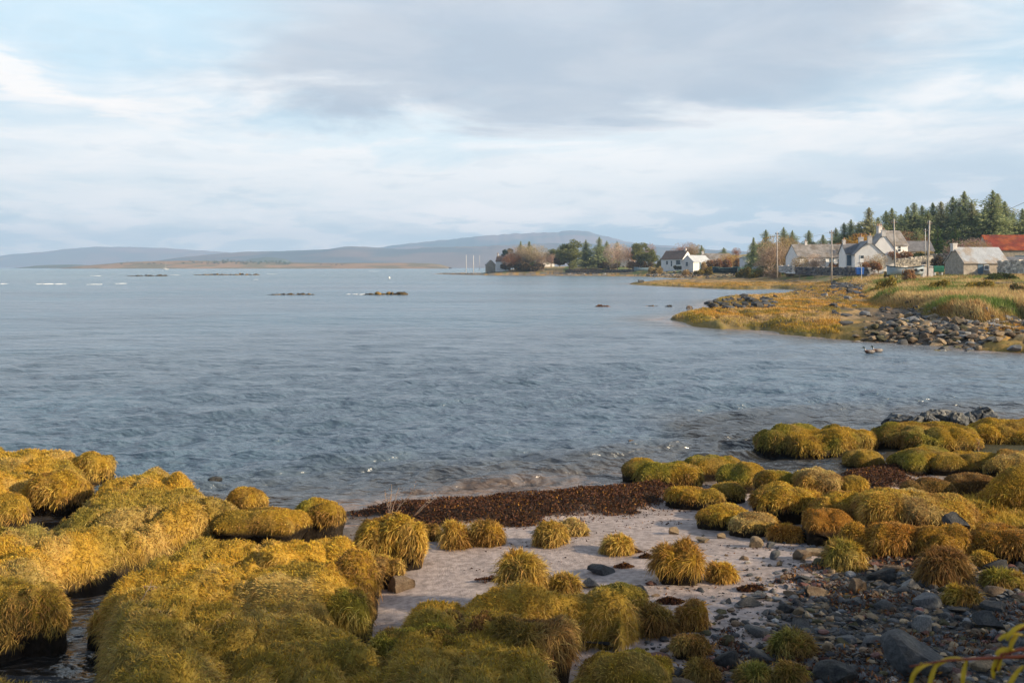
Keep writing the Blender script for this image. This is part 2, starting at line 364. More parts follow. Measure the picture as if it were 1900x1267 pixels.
WEED_P = P3((648, 958), (690, 948), (760, 942), (900, 932), (1000, 924), (1150, 909), (1240, 899), (1290, 905), (1245, 934, .1), (1200, 936, .15), (1120, 943, .15), (1000, 955, .15), (890, 968, .12), (800, 972, .12), (735, 966, .12), (700, 960, .08))
WEED_R = P3((1545, 884), (1640, 868), (1700, 872), (1700, 905, .1), (1650, 912, .12), (1590, 905, .1))
def base_near(x, y):
    d = sdf(S_POLY, x, y, 30)
    z = np.where(d > 0, 0.05 * d, 0.10 * d)
    z = np.where(d > 0, np.minimum(z, 0.33 + 0.01 * d), np.maximum(z, -0.16 + 0.02 * np.minimum(d, 0)))
    z = z + 0.05 * (fbm(x * .7, y * .7, 3) - .5) + 0.02 * (fbm(x * 3.1, y * 3.1, 5) - .5)
    z = z + 0.13 * sst(sdf(WEED_P, x, y, 2), -.05, .45) * (.7 + .6 * fbm(x * 2, y * 2, 8)) + .08 * sst(sdf(WEED_R, x, y, 2), -.05, .3)
    z = z + 0.9 * sst(-y, -4.8, 1.0) + 1.1 * sst(x, 5.6, 11) * sst(-y, -7.5, -3.5)
    return z, d
def billow(x, y, sc, s):
    n = (vn(x / sc + 3.3, y / sc + 1.7, s) - .5) * 1.3 + (vn(x / sc * 2.1, y / sc * 2.1, s + 9) - .5) * .7
    return np.sqrt(np.clip(np.abs(n) * 3.0, 0, 1))
def mats_h(x, y):
    best = np.full(np.shape(x), -1.0); sdm = np.full(np.shape(x), -9.0)
    wx = 0.16 * (fbm(x * 1.6, y * 1.6, 21) - .5) * 2; wy = 0.16 * (fbm(x * 1.6, y * 1.6, 31) - .5) * 2
    for poly, H, s in MATS + [(MAT_R, .30, 8)]:
        d = sdf(poly, x + wx, y + wy, 1.5)
        d = d - .07 + 0.08 * (fbm(x * 4, y * 4, 40 + s) - .5)
        t = np.clip((d + .04) / 0.30, 0, 1)
        h = -0.25 + (H + .22) * np.sqrt(1 - (1 - t) ** 2)
        bl = billow(x, y * 1.15, 1.15, s)
        h = h + (0.20 * (bl - .75) + 0.10 * (fbm(x * 3.4, y * 3.4, s + 50, 3) - .5) + 0.05 * (billow(x, y, .28, s + 20) - .6)) * t
        cr = fbm(x * .75 + s, y * .9 - s, 60 + s, 3)
        h = h - (.30 * np.exp(-((cr - .5) / .012) ** 2) + .10 * (1 - billow(x, y, .5, s + 33))) * t * (s != 8)
        h = np.where(d > -.04, h, -1.0)
        sdm = np.where(h > best, d, sdm); best = np.maximum(best, h)
    return best, sdm
def far_h(x, y):
    d = sdf(FL, x, y, 60); k = sdf(KB, x, y, 60)
    sc = 1 + y / 80
    dd = d + (fbm(x / (1.3 * sc), y / (3 * sc), 61) - .5) * 1.4 * np.minimum(sc, 2)
    z = np.where(dd > 0, 0.42 * (1 - np.exp(-dd / 0.9)), -0.08 + 0.12 * dd); z = np.maximum(z, -3)
    tex = (fbm(x * .5, y * .35, 62) - .5) * .28 + (fbm(x * 1.7, y * 1.1, 64) - .5) * .12
    bw = billow(x, y * .8, 1.7, 68) * (y < 140) + .7 * (y >= 140)
    z = z + (tex + .26 * (bw - .7)) * np.clip(dd / 1.2, 0, 1) * sst(-k, -1, 1)  + tex * .6 * sst(k, -1, 1)
    kw = np.where(y < 75, 1.5, 6.0)
    kk = k + (fbm(x * .45, y * .3, 66) - .5) * 1.6
    up = (0.75 + np.clip(k, 0, 90) * .0115) * sst(kk, -0.3 * kw, kw) + 1.7 * sst(y, 130, 195) * sst(k, 2, 26)
    up = up + (fbm(x * .25, y * .2, 67) - .5) * .35 * sst(kk, 0, 3)
    up = up + 5.0 * sst(y, 190, 330) * sst(x, 55, 110)
    return np.where(d > -55, z + up, -3), d, k
def Hgt(x, y):
    x = np.atleast_1d(np.asarray(x, float)); y = np.atleast_1d(np.asarray(y, float))
    z = np.full(x.shape, -3.0)
    nr = (y < 27) & (np.abs(x) < 45) & (y > -45)
    if nr.any():
        b, _ = base_near(x[nr], y[nr]); mh = np.full(b.shape, -1.0)
        q = y[nr] > 2.5
        if q.any(): mh[q] = mats_h(x[nr][q], y[nr][q])[0]
        z[nr] = np.maximum(b, mh)
    fr = (y > 22)
    if fr.any():
        z[fr] = np.maximum(z[fr], far_h(x[fr], y[fr])[0])
    return z
def hz(x, y): return float(Hgt([x], [y])[0])

# palettes (linear albedo)
GOLD = np.array((.70, .405, .05)); OLIVE = np.array((.43, .295, .05)); GREEN = np.array((.22, .22, .045)); STRAW = np.array((.66, .45, .16))
RUST = np.array((.50, .235, .04)); BROWN = np.array((.10, .06, .03)); PEAT = np.array((.022, .016, .011)); SAND = np.array((.40, .325, .29))
def lerp(a, b, t): t = np.asarray(t)[..., None]; return a * (1 - t) + b * t
def turf_col(x, y, jit=None, right=0.0, green=0.0):
    n1 = fbm(x * .9, y * .9, 71); n2 = fbm(x * 2.3, y * 2.3, 72); n3 = fbm(x * .45, y * .6, 73)
    c = lerp(GOLD, OLIVE, sst(n1, .42, .68))
    c = lerp(c, STRAW, .55 * sst(n2, .5, .72))
    c = lerp(c, GREEN, .55 * sst(n3 + green, .66, .84))
    # darker, greener sward nearest the path, rustier to the east
    c = lerp(c, OLIVE * .62 + GREEN * .22, .7 * sst(-y + .25 * x, -8.6, -6.9) * sst(x, -4.2, -2.2) * (1 - sst(x, 1.8, 2.6)))
    c = lerp(c, RUST * .6 + GOLD * .35, sst(right + .6 * (n2 - .5), .35, .9) * .8)
    return c

# ------------------------------------------------------------------ ground sheet
def polar_grid(rows, dense=0.07, half=34.0, coarse=3.0):
    th = np.concatenate([np.arange(-180, -half, coarse), np.arange(-half, half, dense), np.arange(half, 180, coarse)])
    th = np.radians(th); r = np.asarray(rows)
    RR, TT = np.meshgrid(r, th, indexing='ij')
    nr, nc = RR.shape
    i = np.arange(nr - 1)[:, None] * nc; j = np.arange(nc); jn = (j + 1) % nc
    Q = np.stack([i + j, i + jn, i + nc + jn, i + nc + j], -1).reshape(-1, 4)
    return RR * np.sin(TT), RR * np.cos(TT), Q, nr, nc

def ground():
    rows = [0.02]; r = .8
    while r < 5: rows.append(r); r += .12
    while r < 8200:
        rows.append(r)
        if r < 27: r += max(.018, r * r / 3100 * .9)
        elif r < 30: r += .5
        elif r < 480: r += max(.3, r * r / 3100 * .4 if r > 60 else .32)
        else: r *= 1.12
    X, Y, Q, nr, nc = polar_grid(rows, .075)
    x = X.ravel(); y = Y.ravel()
    z = np.full(x.shape, -3.0); col = np.tile(np.array((.05, .045, .035)), (len(x), 1))
    nrm = (y < 27) & (np.abs(x) < 45) & (y > -45)
    xs, ys = x[nrm], y[nrm]
    b, d = base_near(xs, ys)
    mh = np.full(b.shape, -1.0); q = ys > 2.5; mh[q] = mats_h(xs[q], ys[q])[0]
    zz = np.maximum(b, mh)
    damp = sst(fbm(xs * 1.3, ys * 2.2, 80), .45, .7)
    c = lerp(SAND, SAND * .72, damp * .6)
    c = lerp(np.array((.10, .085, .07)), c, sst(d, .05, 1.0)); c = lerp(c, np.array((.05, .04, .03)), sst(ys, 14.0, 14.8))
    cd = sdf(COB, xs, ys, 2) + (fbm(xs * 1.5, ys * 1.5, 81) - .5) * .9
    c = lerp(c, np.array((.075, .07, .062)), sst(cd, -.15, .25))
    wd = np.maximum(sdf(WEED_P, xs, ys, 2), sdf(WEED_R, xs, ys, 2)) + (fbm(xs * 2.2, ys * 3, 110) - .5) * .55 - .05; c = lerp(c, np.array((.035, .02, .012)), sst(wd, -.05, .08))
    mud = 1 - sst(d, -.1, .15); c = lerp(c, np.array((.045, .035, .025)), mud)
    # behind and beside the path
    c = lerp(c, np.array((.09, .085, .03)), np.maximum(sst(-ys, -4.6, -3.8), sst(xs, 5.5, 7) * sst(-ys, -20, -12)))
    on = (mh > b)
    tc = turf_col(xs, ys) * .62
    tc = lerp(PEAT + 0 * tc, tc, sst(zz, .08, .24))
    c = np.where(on[:, None], tc, c)
    z[nrm] = zz; col[nrm] = c
    fr = (y > 22) & (y < 1600)
    xs, ys = x[fr], y[fr]
    hz_, d, k = far_h(xs, ys)
    n1 = fbm(xs * .35, ys * .22, 91); n2 = fbm(xs * 1.1, ys * .5, 92); n3 = fbm(xs * .12, ys * .06, 93)
    c = lerp(np.array((.40, .22, .05)), np.array((.40, .26, .12)), sst(n1, .4, .65))
    c = lerp(c, np.array((.17, .13, .03)), sst(n2, .48, .66) * .8)
    c = lerp(c, np.array((.10, .075, .045)), sst(fbm(xs * .9, ys * .28, 97), .57, .64) * (ys > 45) * .9)
    c = lerp(c, np.array((.16, .13, .03)), (1 - sst(d, 0, 2.2)) * .55)
    rip = sst(xs / ys, .33, .38) * (1 - sst(k, -.5, 1)) * (ys < 62) * (1 - sst(xs / ys, .468, .478) * (ys < 44.5))
    c = lerp(c, np.array((.10, .08, .06)), rip)
    mudz = sst(xs / ys, .27, .31) * (ys > 82) * (ys < 150) * (1 - sst(k, -3, 0)); c = lerp(c, np.array((.07, .06, .055)), mudz * .8)
    gr = lerp(np.array((.40, .28, .12)), np.array((.14, .18, .04)), sst(n1 + .25 * (n3 - .5), .46, .62))
    gr = lerp(gr, np.array((.28, .16, .06)), sst(n2, .55, .7) * .6)
    c = lerp(c, gr, sst(k, -.2, 1.2))
    st = (ys > 350) * (1 - sst(k, -2, 3)); c = lerp(c, np.array((.20, .17, .14)), st * sst(n2, .35, .6))
    z[fr] = np.maximum(z[fr], hz_); col[fr] = np.where((hz_ > -2.9)[:, None], c, col[fr])
    z[y >= 1600] = -3
    me = mesh_np('ground', np.stack([x, y, z], -1), Q, None, col, [M['ground']])
    tag(obj('ground', me), kind='structure')
ground()

# ------------------------------------------------------------------ water
def water_mat():
    m = bpy.data.materials.new('water'); m.use_nodes = True; g = NT(m.node_tree)
    tc = g.n('ShaderNodeTexCoord').outputs['Object']
    mp = g.n('ShaderNodeMapping'); mp.inputs['Rotation'].default_value = (0, 0, R(-20)); mp.inputs['Scale'].default_value = (.52, 1.0, 1); g.t.links.new(tc, mp.inputs[0])
    v = mp.outputs[0]
    h = g.m('MULTIPLY', g.noise(v, 11.0, 3, .6), .016)
    h = g.m('ADD', h, g.m('MULTIPLY', g.noise(v, 3.4, 5, .65, .3), .08))
    h = g.m('ADD', h, g.m('MULTIPLY', g.noise(v, 1.1, 5, .62, .3), .34))
    h = g.m('ADD', h, g.m('MULTIPLY', g.noise(v, .22, 6, .66), 1.7))
    mp2 = g.n('ShaderNodeMapping'); mp2.inputs['Rotation'].default_value = (0, 0, R(-12)); mp2.inputs['Scale'].default_value = (.012, .05, 1); g.t.links.new(tc, mp2.inputs[0])
    gust = g.mr(g.noise(mp2.outputs[0], 1.0, 4, .6), .35, .65, .5, 1.1)
    b = g.n('ShaderNodeBump'); g.t.links.new(gust, b.inputs['Distance']); b.inputs['Strength'].default_value = 1.0
    g.t.links.new(h, b.inputs['Height'])
    base = g.n('ShaderNodeVertexColor', layer_name='Col').outputs[0]
    p = g.n('ShaderNodeBsdfPrincipled'); g.t.links.new(base, p.inputs['Base Color']); p.inputs['Roughness'].default_value = .2
    p.inputs['IOR'].default_value = 1.45; g.t.links.new(b.outputs[0], p.inputs['Normal'])
    out = g.n('ShaderNodeOutputMaterial'); g.t.links.new(p.outputs[0], out.inputs[0])
    return m
def water():
    rows = [0.02]; r = 2.0
    while r < 9: rows.append(r); r += .05
    while r < 8200:
        rows.append(r)
        if r < 420: r += r * r / 3000 * .85
        else: r *= 1.13
    X, Y, Q, nr, nc = polar_grid(rows, .075)
    x = X.ravel(); y = Y.ravel(); rad = np.hypot(x, y)
    dr = np.maximum(rad * rad / 3000, .04)
    z = np.zeros_like(x); g = np.random.default_rng(3)
    amp_mod = .5 + 1.0 * fbm(x * .22, y * .22, 101)
    warp = (fbm(x * .5, y * .5, 102) - .5) * 4.0
    dshore = -np.maximum(sdf(S_POLY, x, y, 12), np.where(y > 25, sdf(FL, x, y, 12), -12))
    calm = .45 + .55 * sst(dshore, 0, 2.0)
    for i in range(64):
        L = 0.28 * (1.075 ** i)
        if L > 6: break
        a = R(-69 + g.normal(0, 23)); kx, ky = math.cos(a) * 2 * math.pi / L, math.sin(a) * 2 * math.pi / L
        A = L * (.0122 if L < .7 else .0122 * (.7 / L) ** 1.2)
        ph = g.uniform(0, 6.28)
        p = kx * x + ky * y + ph + warp * min(2.2, 1.1 / L ** .5)
        fade = 1 - sst(dr, L * .22, L * .5)
        w = np.sin(p); z += A * fade * (w + .28 * np.cos(2 * p)) * np.exp(0)
    z *= amp_mod * calm * 1.15
    # a few longer crests running in along the beach
    for (px, py, L, A, wd, ln) in ((480, 768, 0, .085, .30, 5.5), (1270, 835, 0, .075, .26, 3.6), (620, 862, 0, .07, .24, 3.6), (1180, 830, 0, .05, .2, 2.2), (760, 748, 0, .06, .3, 3.5), (350, 718, 0, .06, .35, 3.0),
                                   (900, 858, 0, .06, .2, 1.6), (860, 738, 0, .05, .3, 2.6), (1500, 760, 0, .05, .25, 2.6), (150, 770, 0, .06, .3, 3.5), (1010, 880, 0, .045, .16, 1.8), (960, 896, 0, .04, .14, 1.6), (840, 902, 0, .03, .14, 1.2)):
        cx, cy = U(px, py); a = R(21 if px < 1100 else 27)
        u = (x - cx) * math.cos(a) + (y - cy) * math.sin(a); v = -(x - cx) * math.sin(a) + (y - cy) * math.cos(a)
        v = v + .25 * (fbm(u * .5 + px, u * 0 + 1.5, 103) - .5) * 2
        z += A * 1.25 * np.exp(-(u / ln) ** 2 * 1.2) * np.exp(-np.where(v < 0, (v / (wd * .55)) ** 2, (v / (wd * 1.5)) ** 2)) * (.7 + .6 * fbm(u * 2.0, v * 2.0, 104))
    depth = sst(dshore, .1, 3.5)
    n = fbm(x * .05, y * .05, 105)
    deep = lerp(np.array((.065, .13, .185)), np.array((.075, .115, .16)), sst(n, .4, .65))
    deep = lerp(deep, np.array((.06, .13, .155)), sst(rad, 90, 420) * .8)
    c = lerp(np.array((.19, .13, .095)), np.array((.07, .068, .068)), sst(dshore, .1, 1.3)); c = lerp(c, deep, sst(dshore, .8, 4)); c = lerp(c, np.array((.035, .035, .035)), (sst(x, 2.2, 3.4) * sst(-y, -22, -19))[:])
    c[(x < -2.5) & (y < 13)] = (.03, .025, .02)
    me = mesh_np('water', np.stack([x, y, z], -1), Q, None, c, [water_mat()])
    tag(obj('sea', me), kind='structure')
water()

# ------------------------------------------------------------------ grass
def blades(P, N, L, W, col, lean=(0, 0, 0), up=.5, spread=.5, droop=.8, tipcol=1.15, seed=1):
    """n blades, 5 vertices each: returns V, quads, tris, colours"""
    g = np.random.default_rng(seed); n = len(P)
    hug = np.clip((1 - N[:, 2:3]) * 1.2, 0, 1)
    d0 = N * (.75 - .45 * hug) + np.array((0, 0, 1.0)) * up + g.normal(0, spread, (n, 3)) + np.asarray(lean)
    d0 /= np.linalg.norm(d0, axis=1, keepdims=True) + 1e-9
    L = np.asarray(L)[:, None] if np.ndim(L) else L
    mid = P + d0 * L * .5
    d1 = d0 + np.array((0, 0, -1.0)) * droop * g.uniform(.1, 1.7, (n, 1)) + N * (.25 - .2 * hug)
    d1 /= np.linalg.norm(d1, axis=1, keepdims=True) + 1e-9
    tip = mid + d1 * L * .55
    s = np.cross(d0, g.normal(0, 1, (n, 3))); s /= np.linalg.norm(s, axis=1, keepdims=True) + 1e-9
    W = (np.asarray(W)[:, None] if np.ndim(W) else W) * .5
    V = np.stack([P - s * W, P + s * W, mid + s * W * .8, mid - s * W * .8, tip], 1).reshape(-1, 3)
    i = np.arange(n)[:, None] * 5
    Q = i + np.array([0, 1, 2, 3]); T = i + np.array([3, 2, 4])
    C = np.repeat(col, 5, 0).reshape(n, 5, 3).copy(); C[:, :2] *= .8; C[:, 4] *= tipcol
    return V, Q, T, C.reshape(-1, 3)
def jitter(c, amt, g): return np.clip(c * g.uniform(1 - amt, 1 + amt, (len(c), 1)) * (1 + g.normal(0, .05, c.shape)), 0.004, .75)

def marsh_grass():
    g = np.random.default_rng(11)
    n = 2600000
    # sample evenly over the picture-facing ground, not over the picture
    y = g.uniform(5.2, 17.5, n); x = g.uniform(-.60, .30, n) * y
    keep = g.uniform(0, 1, n) < np.minimum(1, (9.5 / y) ** 1.0) * (y / 17.5)
    x, y = x[keep], y[keep]
    mh, d = mats_h(x, y)
    b, _ = base_near(x, y)
    k = (mh > b + .02) & (mh > .02)
    x, y, d = x[k], y[k], d[k]
    e = .02
    z = mats_h(x, y)[0]; zx = mats_h(x + e, y)[0]; zy = mats_h(x, y + e)[0]
    N = np.stack([-(zx - z) / e, -(zy - z) / e, np.ones_like(z)], -1); N[:, :2] = np.clip(N[:, :2], -4, 4); N /= np.linalg.norm(N, axis=1, keepdims=True)
    steep = 1 - N[:, 2]
    k = (z > .10) & (g.uniform(0, 1, len(z)) < .52 + .5 * sst(steep, .2, .7))
    x, y, z, N, d, steep = x[k], y[k], z[k], N[k], d[k], steep[k]
    c = turf_col(x, y)
    c = lerp(c, STRAW * .85, .55 * sst(steep, .25, .7))
    # small yellow leaves scattered through the upper sward
    flk = (g.uniform(0, 1, len(x)) < .14 * sst(fbm(x * 1.2, y * 1.2, 75), .42, .6)) & (steep < .3)
    c[flk] = np.array((.62, .38, .03))
    c = jitter(c, .38, g)
    tuft = fbm(x * 7, y * 7, 76)
    L = (.018 + .026 * tuft + .045 * sst(steep, .3, .7)) * g.uniform(.6, 1.35, len(x)) * (1 + .2 * sst(-y, -8.0, -6.3))
    lean = np.stack([(fbm(x * 2.2, y * 2.2, 77) - .5) * 2.6 - .15, (fbm(x * 2.2, y * 2.2, 78) - .5) * 2.6 - .2, 0 * x], -1) * (.5 + 1.0 * sst(-y, -10, -7))[:, None]
    W = np.where(flk, .013, .004 + .0003 * y); L[flk] *= .45
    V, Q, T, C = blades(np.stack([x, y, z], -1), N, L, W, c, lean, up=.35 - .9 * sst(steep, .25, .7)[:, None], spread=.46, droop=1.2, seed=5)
    print('marsh blades', len(x))
    tag(obj('marsh_grass', mesh_np('marsh_grass', V, Q, T, C, [M['blade']])), 'short golden salt marsh grass covering the mats between the channels', 'grass', None, 'stuff')
marsh_grass()

# ------------------------------------------------------------------ hummocks and tussocks: each a thing of peat and grass
STY = dict(gold=(GOLD, OLIVE, .5), olive=(np.array((.36, .30, .045)), GOLD * .85, .5), green=(OLIVE * .8 + GREEN * .3, GREEN, .5), straw=(STRAW, GOLD, .5), rust=(RUST, GOLD * .8, .45), brown=(RUST * .35 + BROWN, OLIVE * .7, .5))
def hummock(kind, label, px0, px1, pyt, pyb, zb=.1, dep=.85, sty='gold', hang=1.0, group=None, lump=.21, dens=1.0, under=.10, rot=0.0):
    marsh = px1 < 800 or kind == 'grass_hummock'; ins_ = .0 if marsh else .05; px0 += (px1 - px0) * ins_; px1 -= (px1 - px0) * ins_; hang *= (.34 if marsh else .52); dep *= 1.12 if kind == 'grass_hummock' else 1.0
    sd_ = int(px0 * 7 + pyb) % 9973; g = np.random.default_rng(sd_)
    Yf = (CH - zb) * F / (pyb - HY)
    if kind == 'grass_tussock' and not (620 < px0 < 760 or 900 < px0 < 1040 and pyb > 1090):
        for _ in range(4): zb = float(base_near(np.array([X_at((px0 + px1) / 2, Yf + .1)]), np.array([Yf + .1]))[0][0]) - .01; Yf = (CH - zb) * F / (pyb - HY)
    W = (px1 - px0) / F * Yf; D = W * dep; Yc = Yf + D * .45; W = (px1 - px0) / F * Yc * .98; D = W * dep
    H = max(.14, Z_at(pyt + 2, Yc) - zb); xc = X_at((px0 + px1) / 2, Yc)
    nf, nt = 72, 26
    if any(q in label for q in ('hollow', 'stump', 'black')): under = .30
    ph = np.linspace(0, 2 * np.pi, nf, endpoint=False); t = np.linspace(0, 1, nt)
    PH, T = np.meshgrid(ph, t)
    fr = .34
    th = np.clip((T - fr) / (1 - fr), 0, 1) * np.pi / 2
    r = np.where(T < fr, 1 - under * (1 - T / fr) ** 1.5, np.cos(th) ** .62)
    z = np.where(T < fr, -.25 + (.25 + .42) * (T / fr), .42 + .58 * np.sin(th) ** .9)
    z = np.where(z > 0, z * H, z)
    cx, sx = np.cos(PH), np.sin(PH)
    e = g.uniform(.72, .98); ux = np.sign(cx) * np.abs(cx) ** e; uy = np.sign(sx) * np.abs(sx) ** e
    off = sd_ * .37
    lob = 1 + lump * 2 * (fbm(cx * 1.4 + off, sx * 1.4 + off, 3, 3) - .5) + .05 * np.sin(PH * 5 + off)
    r = r * (1 + .35 * (fbm(PH * 3 + off, T * 9, 23, 3) - .5) * (1 - np.clip(T / fr, 0, 1)) * (T > .08))
    x = ux * r * lob * W / 2; y = uy * r * lob * D / 2
    wz = np.clip(z / H, 0, 1)
    rag = 1 + .16 * (fbm((x + off) * 3.1, (y - off) * 3.1 + z * 2.5, 14, 4) - .5) * 2 * min(1, .5 / max(W, .2) + .35); x = x * rag; y = y * rag
    z = z + H * .42 * lump * 6 * (fbm(x / max(W, .6) * 4 + off, y / max(W, .6) * 4 + off, 5, 4) - .5) * wz * .6
    bl = billow(x + off, y + off, .62, sd_ % 50); z = z + np.where(wz > .3, (bl - .8) * .34 * min(H, .6), 0)
    ca, sa = math.cos(rot), math.sin(rot)
    V = np.stack([x * ca - y * sa, x * sa + y * ca, z], -1)
    i = np.arange(nt - 1)[:, None] * nf; j = np.arange(nf); jn = (j + 1) % nf
    Q = np.stack([i + j, i + jn, i + nf + jn, i + nf + j], -1).reshape(-1, 4)
    P = V.reshape(-1, 3)
    a, b, d = STY[sty][0], STY[sty][1], STY[sty][2]
    wx, wy = P[:, 0] + xc, P[:, 1] + Yc
    def colr(X_, Y_):
        c = lerp(a, b, sst(fbm(X_ * 2.1, Y_ * 2.1, sd_ % 31), .42, .62) * d * 1.6)
        return lerp(c, STRAW * .9, .35 * sst(fbm(X_ * 5, Y_ * 5, sd_ % 17), .5, .7))
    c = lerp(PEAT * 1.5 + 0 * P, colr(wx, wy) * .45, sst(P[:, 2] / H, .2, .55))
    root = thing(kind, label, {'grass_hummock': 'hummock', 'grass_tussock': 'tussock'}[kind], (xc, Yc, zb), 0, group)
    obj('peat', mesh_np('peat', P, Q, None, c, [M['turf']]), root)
    # grass
    vq = P[Q]; nrm = np.cross(vq[:, 2] - vq[:, 0], vq[:, 3] - vq[:, 1]); ar = np.linalg.norm(nrm, axis=1) / 2; nrm /= (ar[:, None] * 2 + 1e-9)
    zc = vq[:, :, 2].mean(1) / H
    hollow = any(q in label for q in ('hollow', 'dark front', 'black', 'stump', 'dark-fronted', 'dark under', 'steep-sided', 'dark-faced')); w = ar * (sst(zc, .34, .5) if hollow else (sst(zc, .10, .34) if kind == 'grass_hummock' else sst(zc, .02, .16) * .8 + .2 * sst(zc, .3, .4)))
    n = int(min(40000, max(1800, w.sum() * 9000 * dens * (9 / Yc) ** .8)))
    f = g.choice(len(Q), n, p=w / w.sum()); u = g.uniform(0, 1, (n, 1)); v = g.uniform(0, 1, (n, 1))
    q = vq[f]; pt = (q[:, 0] * (1 - u) + q[:, 1] * u) * (1 - v) + (q[:, 3] * (1 - u) + q[:, 2] * u) * v
    N = nrm[f]; st_ = 1 - N[:, 2]
    cc = lerp(colr(pt[:, 0] + xc, pt[:, 1] + Yc), STRAW * .75, .4 * sst(st_, .3, .8))
    dead = fbm((pt[:, 0] + xc) * 4.3, (pt[:, 1] + Yc) * 4.3 + pt[:, 2] * 3, 19, 3); cc = lerp(cc, RUST * .35 + BROWN, .7 * sst(dead, .52, .68)); cc = jitter(cc, .5, g)
    tf = fbm((pt[:, 0] + xc) * 9, (pt[:, 1] + Yc) * 9, 6)
    small = kind == 'grass_tussock'
    base = min(.15, .05 + .16 * H) if small else .055
    hang = hang * (.6 if hollow else 1)
    L = hang * (base * (.6 + .8 * tf) + (.13 if not small else .12) * min(1, H / .35) * sst(st_, .25, .7)) * g.uniform(.55, 1.3, n)
    lean = np.stack([(fbm((pt[:, 0] + xc) * 9, pt[:, 1] * 9 + pt[:, 2] * 7, 7, 3) - .5) * 4.5 - .1, (fbm((pt[:, 0] + xc) * 9, pt[:, 1] * 9 + pt[:, 2] * 7, 8, 3) - .5) * 4.5, 0 * L], -1)
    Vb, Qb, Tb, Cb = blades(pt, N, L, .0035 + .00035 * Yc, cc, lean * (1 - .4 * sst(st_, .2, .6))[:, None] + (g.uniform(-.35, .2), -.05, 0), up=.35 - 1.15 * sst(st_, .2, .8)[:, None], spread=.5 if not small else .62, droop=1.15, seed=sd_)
    obj('grass', mesh_np('grass', Vb, Qb, Tb, Cb, [M['blade']]), root)
    return root
GH, GT = 'grass_hummock', 'grass_tussock'
